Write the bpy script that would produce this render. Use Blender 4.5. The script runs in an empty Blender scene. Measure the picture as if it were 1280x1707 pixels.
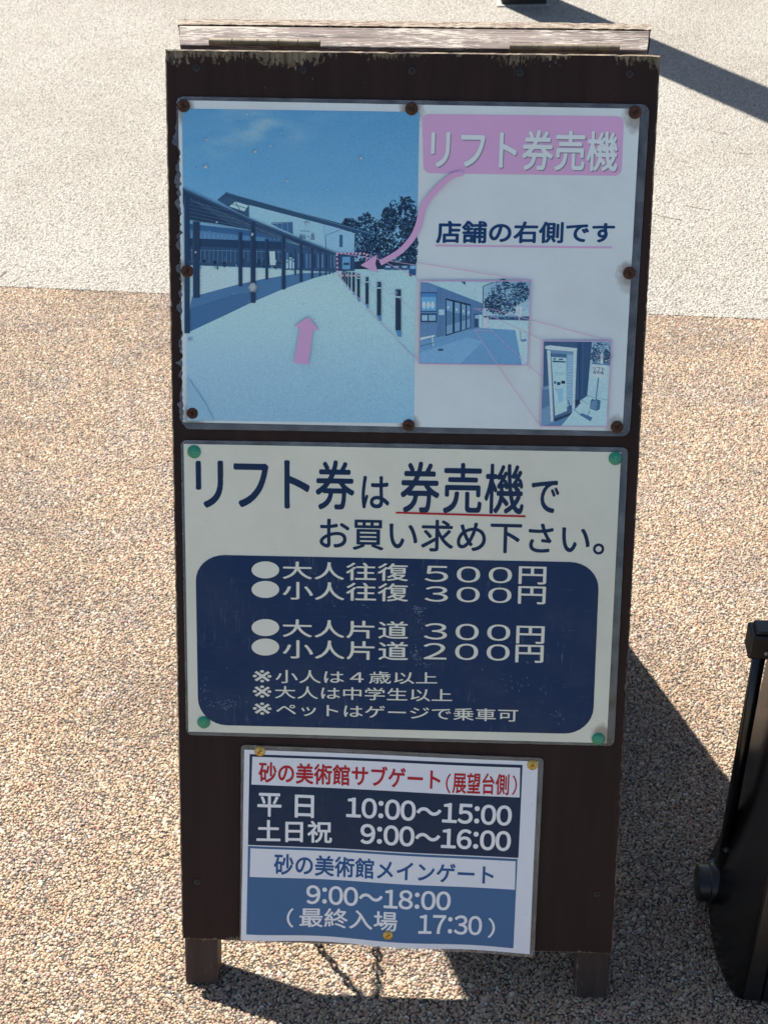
import bpy, bmesh, math, random
import numpy as np
from mathutils import Vector, Matrix

random.seed(7)
rng = np.random.default_rng(7)
S = bpy.context.scene
COL = S.collection

# ------------------------------------------------------------------ camera
FPX, PITCH, YAW, ROLL = 2573.018, 0.61901289, -0.04999436, -0.00516095   # focal length in px of a 1280 x 1707 frame
CAMP = Vector((0.0565325, -1.3995672, 1.8172428))
d_ = Vector((math.sin(YAW)*math.cos(PITCH), math.cos(YAW)*math.cos(PITCH), -math.sin(PITCH)))
r0 = Vector((math.cos(YAW), -math.sin(YAW), 0)); u0 = r0.cross(d_)
r_ = (math.cos(ROLL)*r0 + math.sin(ROLL)*u0).normalized(); u_ = r_.cross(d_).normalized()
cam = bpy.data.cameras.new('camera'); camo = bpy.data.objects.new('camera', cam); COL.objects.link(camo)
cam.sensor_fit = 'VERTICAL'; cam.sensor_height = 36.0; cam.lens = FPX/1707*36.0
cam.clip_start = 0.05; cam.clip_end = 2000
M = Matrix((r_, u_, -d_)).transposed().to_4x4(); M.translation = CAMP
camo.matrix_world = M
cam.dof.use_dof = True; cam.dof.focus_distance = 1.95; cam.dof.aperture_fstop = cam.lens/3.2
S.camera = camo

# ------------------------------------------------------------------ sky, sun, exposure
SAZ, SEL = 0.61418249, 1.00061615
w = bpy.data.worlds.new('World'); S.world = w; w.use_nodes = True
sky = w.node_tree.nodes.new('ShaderNodeTexSky'); sky.sky_type = 'NISHITA'; sky.sun_disc = False
sky.sun_elevation = SEL; sky.sun_rotation = -SAZ; sky.dust_density = 1.0
bg = w.node_tree.nodes['Background']; w.node_tree.links.new(sky.outputs[0], bg.inputs[0]); bg.inputs[1].default_value = 0.052
sl = bpy.data.lights.new('sun', 'SUN'); sl.energy = 4.8; sl.angle = math.radians(0.53); sl.color = (1.0, 0.955, 0.89)
so = bpy.data.objects.new('sun', sl); COL.objects.link(so)
LDIR = Vector((math.sin(SAZ)*math.cos(SEL), -math.cos(SAZ)*math.cos(SEL), -math.sin(SEL)))
so.rotation_euler = LDIR.to_track_quat('-Z', 'Y').to_euler(); so.location = (-2, 3, 6)
S.view_settings.view_transform = 'Standard'; S.view_settings.look = 'None'
S.view_settings.exposure = 1.5; S.view_settings.gamma = 1.0

# ------------------------------------------------------------------ helpers: colour, nodes
def lin(c):
    c = c/255.0
    return c/12.92 if c <= 0.04045 else ((c+0.055)/1.055)**2.4
def rgb(r, g, b, k=1.0):
    return (min(lin(r)*k, .9), min(lin(g)*k, .9), min(lin(b)*k, .9), 1.0)

class NT:
    """a Principled material and short-hands for its nodes"""
    def __init__(self, name, base=(.5, .5, .5, 1), rough=.6, **kw):
        m = bpy.data.materials.new(name); m.use_nodes = True
        self.m, self.t = m, m.node_tree
        self.b = self.t.nodes['Principled BSDF']
        self.b.inputs['Base Color'].default_value = base
        self.b.inputs['Roughness'].default_value = rough
        for k, v in kw.items(): self.b.inputs[k.replace('_', ' ')].default_value = v
    def n(self, kind, **kw):
        nd = self.t.nodes.new('ShaderNode'+kind)
        for k, v in kw.items():
            if hasattr(nd, k): setattr(nd, k, v)
        return nd
    def link(self, a, b): self.t.links.new(a, b)
    def obj(self, scale=(1, 1, 1)):
        tc = self.n('TexCoord'); mp = self.n('Mapping'); mp.inputs['Scale'].default_value = scale
        self.link(tc.outputs['Object'], mp.inputs['Vector']); return mp.outputs[0]
    def noise(self, vec, scale, detail=4, rough=.55):
        nd = self.n('TexNoise'); nd.inputs['Scale'].default_value = scale; nd.inputs['Detail'].default_value = detail
        nd.inputs['Roughness'].default_value = rough
        self.link(vec, nd.inputs['Vector']); return nd.outputs['Fac']
    def voro(self, vec, scale, feature='F1', out='Distance'):
        nd = self.n('TexVoronoi'); nd.feature = feature; nd.inputs['Scale'].default_value = scale
        self.link(vec, nd.inputs['Vector']); return nd.outputs[out]
    def ramp(self, fac, stops, interp='LINEAR'):
        nd = self.n('ValToRGB'); cr = nd.color_ramp; cr.interpolation = interp
        while len(cr.elements) < len(stops): cr.elements.new(0.5)
        for e, (p, c) in zip(cr.elements, stops):
            e.position = p; e.color = c if len(c) == 4 else (*c, 1)
        self.link(fac, nd.inputs[0]); return nd.outputs[0]
    def mix(self, fac, a, b, mode='MIX'):
        nd = self.n('Mix'); nd.data_type = 'RGBA'; nd.blend_type = mode
        for s, v in ((nd.inputs[0], fac), (nd.inputs[6], a), (nd.inputs[7], b)):
            if isinstance(v, (tuple, float, int)): s.default_value = v
            else: self.link(v, s)
        return nd.outputs[2]
    def math(self, op, a, b=0.0, c=0.0, clamp=False):
        nd = self.n('Math'); nd.operation = op; nd.use_clamp = clamp
        for s, v in zip(nd.inputs, (a, b, c)):
            if isinstance(v, (float, int)): s.default_value = v
            else: self.link(v, s)
        return nd.outputs[0]
    def color(self, sock): self.link(sock, self.b.inputs['Base Color'])
    def bump(self, h, strength=.3, dist=.001):
        nd = self.n('Bump'); nd.inputs['Strength'].default_value = strength; nd.inputs['Distance'].default_value = dist
        self.link(h, nd.inputs['Height']); self.link(nd.outputs[0], self.b.inputs['Normal'])
    def sep(self, vec):
        nd = self.n('SeparateXYZ'); self.link(vec, nd.inputs[0]); return nd.outputs

# ------------------------------------------------------------------ helpers: objects
def tag(o, label=None, cat=None, group=None, kind=None):
    if label: o['label'] = label
    if cat: o['category'] = cat
    if group: o['group'] = group
    if kind: o['kind'] = kind
    return o
def empty(name, mat):
    o = bpy.data.objects.new(name, None); COL.objects.link(o); o.empty_display_size = .05
    o.matrix_world = mat; return o
def link_mesh(name, me, mats, parent=None, smooth=False):
    if not isinstance(mats, (list, tuple)): mats = [mats]
    for m in mats: me.materials.append(m)
    o = bpy.data.objects.new(name, me); COL.objects.link(o)
    if parent: o.parent = parent
    if smooth:
        for p in me.polygons: p.use_smooth = True
    return o
def bm_obj(name, bm, mats, parent=None, smooth=False, bevel=0.0):
    bmesh.ops.recalc_face_normals(bm, faces=bm.faces)
    me = bpy.data.meshes.new(name); bm.to_mesh(me); bm.free()
    o = link_mesh(name, me, mats, parent, smooth)
    if bevel:
        b = o.modifiers.new('bevel', 'BEVEL'); b.width = bevel; b.segments = 2; b.limit_method = 'ANGLE'; b.angle_limit = math.radians(40)
    return o
def add_box(bm, lo, hi):
    vs = [bm.verts.new((x, y, z)) for x in (lo[0], hi[0]) for y in (lo[1], hi[1]) for z in (lo[2], hi[2])]
    for f in ((0, 1, 3, 2), (4, 6, 7, 5), (0, 4, 5, 1), (2, 3, 7, 6), (0, 2, 6, 4), (1, 5, 7, 3)):
        bm.faces.new([vs[i] for i in f])
    return vs
def add_lathe(bm, prof, seg=24, M=Matrix()):
    """profile of (radius, height) turned about local z"""
    rings = []
    for r, h in prof:
        if r < 1e-6: rings.append([bm.verts.new(M @ Vector((0, 0, h)))])
        else: rings.append([bm.verts.new(M @ Vector((r*math.cos(2*math.pi*i/seg), r*math.sin(2*math.pi*i/seg), h))) for i in range(seg)])
    for a, b in zip(rings, rings[1:]):
        for i in range(seg):
            j = (i+1) % seg
            if len(a) == 1 and len(b) == 1: continue
            if len(a) == 1: bm.faces.new((a[0], b[j], b[i]))
            elif len(b) == 1: bm.faces.new((a[i], a[j], b[0]))
            else: bm.faces.new((a[i], a[j], b[j], b[i]))
def add_tube(bm, pts, r, seg=10, closed=False):
    pts = [Vector(p) for p in pts]; n = len(pts); rings = []
    up = Vector((0.31, 0.2, 0.9)).normalized()
    for i, p in enumerate(pts):
        a = pts[(i-1) % n] if (closed or i) else p; b = pts[(i+1) % n] if (closed or i < n-1) else p
        t = (b-a).normalized(); x = t.cross(up)
        if x.length < .1: x = t.cross(Vector((1, 0, 0)))
        x.normalize(); y = t.cross(x)
        rings.append([bm.verts.new(p + r*(x*math.cos(2*math.pi*k/seg)+y*math.sin(2*math.pi*k/seg))) for k in range(seg)])
    m = n if closed else n-1
    for i in range(m):
        a, b = rings[i], rings[(i+1) % n]
        for k in range(seg): bm.faces.new((a[k], a[(k+1) % seg], b[(k+1) % seg], b[k]))
    if not closed:
        bm.faces.new(rings[0]); bm.faces.new(rings[-1])

# ------------------------------------------------------------------ the board's plane
BW, BH, LEAN, FOOT = 0.60, 1.1971056, 0.38015529, 0.08092734
LEAN2, APEX = 0.36242266, 0.09177261
ZB = FOOT*math.cos(LEAN)
BX = Vector((1, 0, 0)); BY = Vector((0, math.sin(LEAN), math.cos(LEAN))); BN = Vector((0, -math.cos(LEAN), math.sin(LEAN)))
BO = Vector((0, 0, ZB))                                  # middle of the front face's bottom edge
BMAT = Matrix((BX, BY, BN)).transposed().to_4x4(); BMAT.translation = BO
def uv(px, py, n=0.0):
    """photo pixel (measured) -> metres on the board's face: across, up"""
    ray = d_ + r_*((px-640)/FPX) - u_*((py-853.5)/FPX)
    o = BO + BN*n
    t = (o-CAMP).dot(BN)/ray.dot(BN); q = CAMP + ray*t - o
    return q.dot(BX), q.dot(BY)
def ground(px, py, z=0.0):
    ray = d_ + r_*((px-640)/FPX) - u_*((py-853.5)/FPX)
    return CAMP + ray*((z-CAMP.z)/ray.z)

# ------------------------------------------------------------------ materials
def mat_painted_ply():
    m = NT('painted plywood', rough=.62, Specular_IOR_Level=.22)
    v = m.obj(); x, y, z = m.sep(v)
    streak = m.noise(m.obj((60, 5, 60)), 1.0, 5)
    big = m.noise(m.obj((6, 3, 6)), 1.0, 4)
    col = m.ramp(m.math('ADD', m.math('MULTIPLY', streak, .5), m.math('MULTIPLY', big, .5)),
                 [(.3, rgb(34, 23, 20)), (.5, rgb(44, 29, 26)), (.7, rgb(56, 38, 34))])
    teal = m.ramp(m.noise(m.obj((16, 22, 16)), 1.0, 3), [(.66, (0, 0, 0)), (.72, (1, 1, 1))])
    col = m.mix(m.math('MULTIPLY', teal, .35), col, rgb(14, 28, 36))
    # bare wood where the paint has flaked: along the top edge, a little on the sides and the bottom right corner
    flake = m.noise(m.obj((260, 95, 150)), 1.0, 7, .72)
    broad = m.noise(m.obj((11, 3, 9)), 1.0, 4, .6)
    top = m.math('SUBTRACT', BH, y)
    thr = m.math('ADD', m.math('MULTIPLY', m.math('SUBTRACT', broad, .44), .085), m.math('MULTIPLY', m.math('SUBTRACT', m.math('ABSOLUTE', m.math('ADD', x, -.03)), .14), .045))
    e1 = m.math('SUBTRACT', m.math('ADD', thr, m.math('MULTIPLY', m.math('SUBTRACT', flake, .5), .085)), top)
    side = m.math('SUBTRACT', BW/2, m.math('ABSOLUTE', x))
    e2 = m.math('SUBTRACT', m.math('ADD', m.math('MULTIPLY', m.math('SUBTRACT', broad, .47), .022), m.math('MULTIPLY', m.math('SUBTRACT', flake, .53), .026)), side)
    e3 = m.math('SUBTRACT', m.math('ADD', m.math('MULTIPLY', m.math('SUBTRACT', broad, .45), .03), m.math('MULTIPLY', m.math('SUBTRACT', flake, .5), .03)), y)
    e = m.math('MAXIMUM', m.math('MAXIMUM', e1, e2), e3)
    bare = m.math('MULTIPLY', e, 900.0, clamp=True)
    chips = m.ramp(m.noise(m.obj((120, 70, 120)), 1.0, 2), [(.75, (0, 0, 0)), (.77, (1, 1, 1))])
    nearTop = m.math('SUBTRACT', 1.0, m.math('MULTIPLY', top, 9.0), clamp=True)
    bare = m.math('MAXIMUM', bare, m.math('MULTIPLY', chips, nearTop))
    wood = m.ramp(m.noise(m.obj((220, 14, 220)), 1.0, 4), [(.3, rgb(74, 64, 52)), (.55, rgb(118, 106, 86)), (.75, rgb(158, 146, 122))])
    m.color(m.mix(bare, col, wood))
    rr = m.math('ADD', .5, m.math('MULTIPLY', big, .3)); m.link(rr, m.b.inputs['Roughness'])
    m.bump(m.math('SUBTRACT', streak, m.math('MULTIPLY', bare, .8)), .25, .0006)
    return m.m
def mat_leg():
    m = NT('painted leg timber', rough=.65)
    st = m.noise(m.obj((70, 7, 70)), 1.0, 5); fl = m.noise(m.obj((160, 30, 160)), 1.0, 5)
    col = m.ramp(st, [(.3, rgb(38, 25, 21)), (.7, rgb(64, 45, 38))])
    geo = m.n('NewGeometry'); bv = m.n('Bevel'); bv.samples = 6; bv.inputs['Radius'].default_value = .0045
    dt = m.n('VectorMath'); dt.operation = 'DOT_PRODUCT'; m.link(geo.outputs['Normal'], dt.inputs[0]); m.link(bv.outputs[0], dt.inputs[1])
    edge = m.ramp(dt.outputs['Value'], [(.86, (1, 1, 1)), (.985, (0, 0, 0))])
    lx, ly, lz = m.sep(m.obj()); end = m.math('MULTIPLY', m.math('SUBTRACT', -FOOT+.030, ly), 16.0, clamp=True)   # chipped foot end
    top = m.math('SUBTRACT', .10, m.math('MULTIPLY', m.math('ABSOLUTE', m.math('ADD', ly, .004)), 9.0), clamp=True)
    fl = m.math('ADD', fl, m.math('ADD', m.math('MULTIPLY', end, .16), top))
    bare = m.ramp(m.math('ADD', fl, m.math('MULTIPLY', edge, .25)), [(.665, (0, 0, 0)), (.71, (1, 1, 1))])
    m.color(m.mix(m.math('MULTIPLY', bare, .75), col, rgb(128, 112, 94)))
    m.bump(st, .3, .0006); return m.m
def mat_weathered():
    m = NT('weathered rail timber', rough=.8)
    gr = m.noise(m.obj((4, 260, 260)), 1.0, 6, .72); fl = m.noise(m.obj((46, 480, 480)), 1.0, 6, .75); pt = m.noise(m.obj((13, 40, 40)), 1.0, 4)
    col = m.ramp(gr, [(.36, rgb(40, 30, 27)), (.44, rgb(80, 67, 63)), (.56, rgb(106, 93, 88)), (.64, rgb(128, 117, 108))])
    f = m.math('ADD', m.math('MULTIPLY', fl, .7), m.math('MULTIPLY', pt, .45))
    white = m.ramp(f, [(.57, (0, 0, 0)), (.62, (1, 1, 1))])
    m.color(m.mix(m.math('MULTIPLY', white, .9), col, rgb(156, 149, 138))); m.bump(m.math('ADD', gr, m.math('MULTIPLY', white, .4)), .6, .001)
    return m.m
def mat_plyedge():
    m = NT('weathered plywood edge', rough=.85)
    gr = m.noise(m.obj((260, 60, 500)), 1.0, 5, .7); st = m.noise(m.obj((60, 60, 500)), 1.0, 5, .7)
    m.color(m.mix(m.ramp(st, [(.42, (0, 0, 0)), (.6, (1, 1, 1))]), m.ramp(gr, [(.4, rgb(70, 48, 38)), (.6, rgb(122, 104, 88))]), rgb(150, 140, 124)))
    m.bump(gr, .5, .0008); return m.m
def plain(name, base, rough=.6, metal=0.0, var=.0, scale=60, coat=0.0, bump=0.0, hi=None):
    m = NT(name, base, rough, Metallic=metal)
    if coat: m.b.inputs['Coat Weight'].default_value = coat; m.b.inputs['Coat Roughness'].default_value = .12
    if var or hi:
        f = m.noise(m.obj(), scale, 5)
        c2 = hi or tuple(min(1, c*(1+var)) for c in base[:3])+(1,)
        c1 = tuple(c*(1-var) for c in base[:3])+(1,)
        m.color(m.ramp(f, [(.35, c1), (.68, c2)]))
        if bump: m.bump(f, bump, .0008)
    return m.m
PLY, LEG, RAIL, EDGE = mat_painted_ply(), mat_leg(), mat_weathered(), mat_plyedge()
HINGE = plain('tarnished brass hinge', rgb(96, 86, 70), .6, .35, .3, 90, bump=.2)
STEEL = plain('dark screw steel', (.035, .03, .03, 1), .5, .4, .4, 300)
SLOT = plain('screw recess', (.006, .006, .006, 1), .8)
RUST = plain('rusted screw cap', rgb(74, 44, 28), .8, .1, .45, 260, bump=.6)
GREEN = plain('green tack plastic', rgb(34, 138, 104), .3, 0, .15, 200, coat=.4)
BRASS = plain('brass tack', rgb(196, 160, 84), .38, .55, .3, 220, bump=.2)
CHAIN = plain('dull chain steel', (.25, .24, .23, 1), .45, .8, .2, 200)
BLACK = plain('black moulded plastic', (.0026, .0024, .0022, 1), .22, 0, .35, 30)
BLACK2 = plain('sky-greyed dark plastic', (.0085, .009, .0102, 1), .38, 0, .3, 60)  # lighter plastic parts: grey sheen of the sky put into the base colour
POST = plain('dark painted steel post', (.007, .0066, .0062, 1), .5, 0, .3, 20)
MORTAR = plain('mortar collar', rgb(140, 136, 128), .9, 0, .25, 90, bump=.5)

def mat_film():
    m = bpy.data.materials.new('laminate film'); m.use_nodes = True; t = m.node_tree; t.nodes.remove(t.nodes['Principled BSDF'])
    tr = t.nodes.new('ShaderNodeBsdfTransparent'); tr.inputs[0].default_value = (.93, .94, .95, 1)
    di = t.nodes.new('ShaderNodeBsdfDiffuse'); gl = t.nodes.new('ShaderNodeBsdfGlossy'); gl.inputs['Roughness'].default_value = .12
    tc = t.nodes.new('ShaderNodeTexCoord'); no = t.nodes.new('ShaderNodeTexNoise'); no.inputs['Scale'].default_value = 38; no.inputs['Detail'].default_value = 5
    cr = t.nodes.new('ShaderNodeValToRGB'); cr.color_ramp.elements[0].position = .35; cr.color_ramp.elements[0].color = (.03, .03, .03, 1)
    cr.color_ramp.elements[1].position = .75; cr.color_ramp.elements[1].color = (.15, .15, .15, 1)
    di.inputs[0].default_value = (.62, .66, .7, 1)
    t.links.new(tc.outputs['Object'], no.inputs['Vector']); t.links.new(no.outputs[0], cr.inputs[0])
    m1 = t.nodes.new('ShaderNodeMixShader'); m2 = t.nodes.new('ShaderNodeMixShader'); fr = t.nodes.new('ShaderNodeFresnel'); fr.inputs[0].default_value = 1.5
    t.links.new(cr.outputs[0], m1.inputs[0]); t.links.new(tr.outputs[0], m1.inputs[1]); t.links.new(di.outputs[0], m1.inputs[2])
    t.links.new(fr.outputs[0], m2.inputs[0]); t.links.new(m1.outputs[0], m2.inputs[1]); t.links.new(gl.outputs[0], m2.inputs[2])
    t.links.new(m2.outputs[0], t.nodes['Material Output'].inputs[0]); return m
FILM = mat_film()
def mat_paper(name, base, stains=(), grime=.12, scuff=0.0, attr=False, rough=.3):
    """printed laminated paper; stains = (u, v) of rusty halos in object space"""
    m = NT(name, base, rough); m.b.inputs['Specular IOR Level'].default_value = .22
    v = m.obj()
    if attr:
        a = m.n('Attribute'); a.attribute_name = 'Col'; col = a.outputs['Color']; col = m.mix(1.0, col, m.ramp(m.noise(v, 420, 3, .7), [(.3, (.84, .86, .88)), (.7, (1.08, 1.07, 1.06))]), 'MULTIPLY')
    else: col = base
    g = m.noise(v, 9, 6, .7)
    col = m.mix(m.math('MULTIPLY', m.ramp(g, [(.42, (0, 0, 0)), (.8, (1, 1, 1))]), grime), col, rgb(150, 140, 118))
    sp = m.ramp(m.noise(v, 75, 3, .6), [(.70, (0, 0, 0)), (.76, (1, 1, 1))])
    col = m.mix(m.math('MULTIPLY', sp, .22), col, rgb(128, 122, 108))
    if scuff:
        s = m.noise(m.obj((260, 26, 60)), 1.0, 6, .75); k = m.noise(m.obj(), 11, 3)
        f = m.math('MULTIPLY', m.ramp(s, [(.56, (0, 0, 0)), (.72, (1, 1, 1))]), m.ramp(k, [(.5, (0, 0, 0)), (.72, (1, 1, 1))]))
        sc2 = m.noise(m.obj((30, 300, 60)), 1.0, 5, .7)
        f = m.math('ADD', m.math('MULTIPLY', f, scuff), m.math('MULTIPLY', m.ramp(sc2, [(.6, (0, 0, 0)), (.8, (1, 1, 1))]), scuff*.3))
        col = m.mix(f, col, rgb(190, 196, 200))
    if stains:
        dist = None; px, py, pz = m.sep(v)
        for (a_, b_) in stains:
            q = m.math('SQRT', m.math('ADD', m.math('POWER', m.math('SUBTRACT', px, a_), 2.0), m.math('POWER', m.math('MAXIMUM', m.math('SUBTRACT', py, b_), m.math('MULTIPLY', m.math('SUBTRACT', py, b_), -.62)), 2.0)))
            dist = q if dist is None else m.math('MINIMUM', dist, q)
        wob = m.math('MULTIPLY', m.math('SUBTRACT', m.noise(v, 90, 4), .5), .016)
        f = m.math('SUBTRACT', 1.0, m.math('DIVIDE', m.math('SUBTRACT', m.math('ADD', dist, wob), .0085), .0085), clamp=True)
        col = m.mix(m.math('MULTIPLY', f, .6), col, rgb(112, 82, 50))
    m.color(col)
    m.bump(m.noise(v, 14, 3), .25, .0015)
    return m.m

# ------------------------------------------------------------------ GROUND
def mat_pebble_base():
    m = NT('exposed aggregate paving', rough=.85)
    v = m.obj()
    cell = m.voro(v, 190, 'F1', 'Color'); dist = m.voro(v, 190, 'F1', 'Distance')
    r, g, b = m.sep(cell)
    col = m.ramp(r, [(0, rgb(143, 125, 103)), (.25, rgb(152, 138, 120)), (.45, rgb(140, 112, 96)), (.6, rgb(168, 159, 142)), (.8, rgb(111, 103, 99)), (1, rgb(157, 140, 117))], 'CONSTANT')
    edge = m.ramp(dist, [(.42, (0, 0, 0)), (.62, (1, 1, 1))])
    m.color(m.mix(edge, col, rgb(67, 59, 50)))
    m.bump(m.math('SUBTRACT', 1.0, dist), .9, .006)
    return m.m
def mat_mortar():
    m = NT('mortar between pebbles', rough=.9)
    m.color(m.ramp(m.noise(m.obj(), 40, 5), [(.3, rgb(52, 46, 40)), (.7, rgb(72, 64, 55))])); return m.m
def mat_white_paving():
    m = NT('white washed paving', rough=.9)
    v = m.obj()
    wv = m.n('VectorMath'); wv.operation = 'ADD'; nz = m.n('TexNoise'); nz.inputs['Scale'].default_value = 90; m.link(v, nz.inputs['Vector'])
    sc = m.n('VectorMath'); sc.operation = 'SCALE'; sc.inputs['Scale'].default_value = .006; m.link(nz.outputs['Color'], sc.inputs[0]); m.link(v, wv.inputs[0]); m.link(sc.outputs[0], wv.inputs[1]); q = wv.outputs[0]
    d1 = m.voro(q, 185, 'F1', 'Distance'); d2 = m.voro(q, 95, 'F1', 'Distance'); n1 = m.noise(v, 260, 4, .7); n2 = m.noise(v, 3, 4); c = m.voro(q, 185, 'F1', 'Color'); r, g, b = m.sep(c)
    h = m.math('SUBTRACT', m.math('ADD', m.math('MULTIPLY', n1, .35), .8), m.math('ADD', d1, m.math('MULTIPLY', d2, .35)))
    base = m.ramp(m.noise(v, 1.6, 6, .62), [(.32, rgb(160, 153, 142)), (.5, rgb(169, 163, 152)), (.68, rgb(174, 169, 159))])
    base = m.mix(m.ramp(r, [(.0, (.7, .7, .7)), (.35, (0, 0, 0))]), base, rgb(96, 90, 80))
    base = m.mix(m.ramp(d1, [(.40, (0, 0, 0)), (.75, (.7, .7, .7))]), base, rgb(74, 70, 62))
    streak = m.ramp(m.noise(m.obj((9, 120, 1)), 1.0, 3), [(.78, (0, 0, 0)), (.82, (.4, .4, .4))])
    base = m.mix(streak, base, rgb(103, 93, 74))
    m.color(base); m.bump(h, 1.0, .0068)
    return m.m
def sheet(name, pts, z, mat):
    bm = bmesh.new(); bm.faces.new([bm.verts.new((x, y, z)) for x, y in pts])
    return bm_obj(name, bm, mat)
# joint between the two pavings (a straight line on the ground)
JA, JB = ground(0, 477), ground(1280, 532)
JS = (JB.y-JA.y)/(JB.x-JA.x)
def joint(x): return JA.y + JS*(x-JA.x)
tag(sheet('pebble_paving', [(-60, -60), (60, -60), (60, joint(60)), (-60, joint(-60))], -0.0045, mat_pebble_base()), kind='structure')
bm = bmesh.new()                                         # the white paving has a real edge 4 mm above the mortar bed
a = [bm.verts.new((x, y, 0)) for x, y in ((-60, joint(-60)), (60, joint(60)), (300, 900), (-300, 900))]
b = [bm.verts.new((x, joint(x), -.012)) for x in (-60, 60)]
bm.faces.new(a); bm.faces.new((a[0], a[1], b[1], b[0]))
WP = mat_white_paving()
tag(bm_obj('white_paving', bm, WP), kind='structure')
bm = bmesh.new()                                         # added white paving, unseen behind the camera, to bounce light onto the sign
bm.faces.new([bm.verts.new((x, y, 0)) for x, y in ((-60, -60), (60, -60), (60, joint(60)-3.0), (-60, joint(-60)-3.0))])
tag(bm_obj('white_paving', bm, WP), kind='structure')
X0, X1, Y0 = -1.4, 1.2, -0.4
tag(sheet('mortar_bed', [(X0, Y0), (X1, Y0), (X1, joint(X1)-.001), (X0, joint(X0)-.001)], -0.0025, mat_mortar()), kind='structure')

def pebbles():
    sp = 0.0043; ry = sp*0.866
    xs, ys = [], []
    nrow = int((joint(X0)-Y0)/ry)
    for i in range(nrow):
        x = np.arange(X0, X1, sp) + (sp/2 if i % 2 else 0); xs.append(x); ys.append(np.full(len(x), Y0+i*ry))
    x = np.concatenate(xs); y = np.concatenate(ys)
    x = x + rng.normal(0, sp*.24, len(x)); y = y + rng.normal(0, sp*.24, len(y))
    k = y < JA.y + JS*(x-JA.x) - .0008
    k &= rng.random(len(x)) > .02
    x, y = x[k], y[k]; n = len(x)
    size = np.clip(rng.lognormal(math.log(.00262), .23, n), .0015, .0056)
    asp = rng.uniform(.62, .98, n); ang = rng.uniform(0, math.pi, n); hgt = size*rng.uniform(.5, .74, n)
    tx, ty = rng.normal(0, .13, n), rng.normal(0, .13, n)
    NS = 6
    tmpl = []
    for r, z in ((1.0, -.12), (.74, .64)):
        for j in range(NS):
            t = 2*math.pi*(j + (.5 if r < .9 else 0))/NS; tmpl.append((r*math.cos(t), r*math.sin(t), z))
    tmpl.append((0, 0, 1.0)); T = np.array(tmpl); nv = len(T)
    irr = 1 + rng.normal(0, .09, (n, nv, 1))
    P = T[None]*np.concatenate([irr, irr, np.ones_like(irr)], 2)
    P = P*np.stack([size, size*asp, hgt], 1)[:, None, :]
    c, s = np.cos(ang)[:, None], np.sin(ang)[:, None]
    X = P[..., 0]*c - P[..., 1]*s; Y = P[..., 0]*s + P[..., 1]*c
    Z = P[..., 2] + X*tx[:, None] + Y*ty[:, None]
    V = np.stack([X+x[:, None], Y+y[:, None], Z-.0021+rng.normal(0, .0003, n)[:, None]], 2).reshape(-1, 3)
    F = []
    for j in range(NS):
        a, b = j, (j+1) % NS; F += [(a, b, a+NS), (b, b+NS, a+NS), (NS+j, NS+b, 2*NS)]
    F = np.array(F); nf = len(F)
    FF = (F[None]+(np.arange(n)*nv)[:, None, None]).reshape(-1)
    me = bpy.data.meshes.new('pebbles')
    me.vertices.add(n*nv); me.vertices.foreach_set('co', V.astype(np.float32).ravel())
    me.loops.add(n*nf*3); me.loops.foreach_set('vertex_index', FF.astype(np.int32))
    me.polygons.add(n*nf); me.polygons.foreach_set('loop_start', np.arange(0, n*nf*3, 3, dtype=np.int32))
    me.polygons.foreach_set('use_smooth', np.ones(n*nf, dtype=bool))
    pal = np.array([rgb(*c)[:3] for c in ((153, 136, 112), (165, 152, 131), (144, 124, 102), (150, 121, 105), (137, 106, 92), (178, 169, 154), (184, 179, 169),
                                          (121, 115, 111), (99, 94, 93), (160, 143, 124), (136, 126, 115), (69, 65, 63), (161, 134, 119))])
    pr = np.array([.20, .19, .12, .08, .035, .09, .03, .045, .02, .12, .06, .01, .07]); pr /= pr.sum()
    cc = pal[rng.choice(len(pal), n, p=pr)]*rng.uniform(.78, 1.0, (n, 1))*np.array([[1.0, .985, .97]])
    at = me.color_attributes.new('Col', 'FLOAT_COLOR', 'POINT')
    at.data.foreach_set('color', np.repeat(np.concatenate([cc, np.ones((n, 1))], 1), nv, 0).astype(np.float32).ravel())
    me.update(calc_edges=True)
    m = NT('pebble stone', rough=.62); a = m.n('Attribute'); a.attribute_name = 'Col'
    f = m.noise(m.obj(), 900, 2); g = m.noise(m.obj(), 2.6, 6, .65)
    col = m.mix(1.0, a.outputs['Color'], m.ramp(f, [(.3, (.8, .78, .76)), (.7, (1, 1, 1))]), 'MULTIPLY')
    col = m.mix(1.0, col, m.ramp(g, [(.36, (.78, .76, .75)), (.5, (.95, .94, .93)), (.66, (1.06, 1.05, 1.04))]), 'MULTIPLY')
    t = m.noise(m.obj(), 7, 5, .6)
    col = m.mix(1.0, col, m.ramp(t, [(.36, (1.06, 1.07, 1.12)), (.5, (1.17, 1.15, 1.1)), (.64, (1.25, 1.2, 1.1))]), 'MULTIPLY')
    m.color(col)
    return tag(link_mesh('pebbles', me, m.m), kind='stuff')
pebbles()

# ------------------------------------------------------------------ THE A-FRAME SIGN
sign = empty('a_frame_sign', BMAT)
tag(sign, 'dark brown wooden A-frame sandwich board with peeling paint, carrying three laminated notices', 'sandwich board')
PT, RT = .012, .038                                       # plywood and rail thickness
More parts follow.
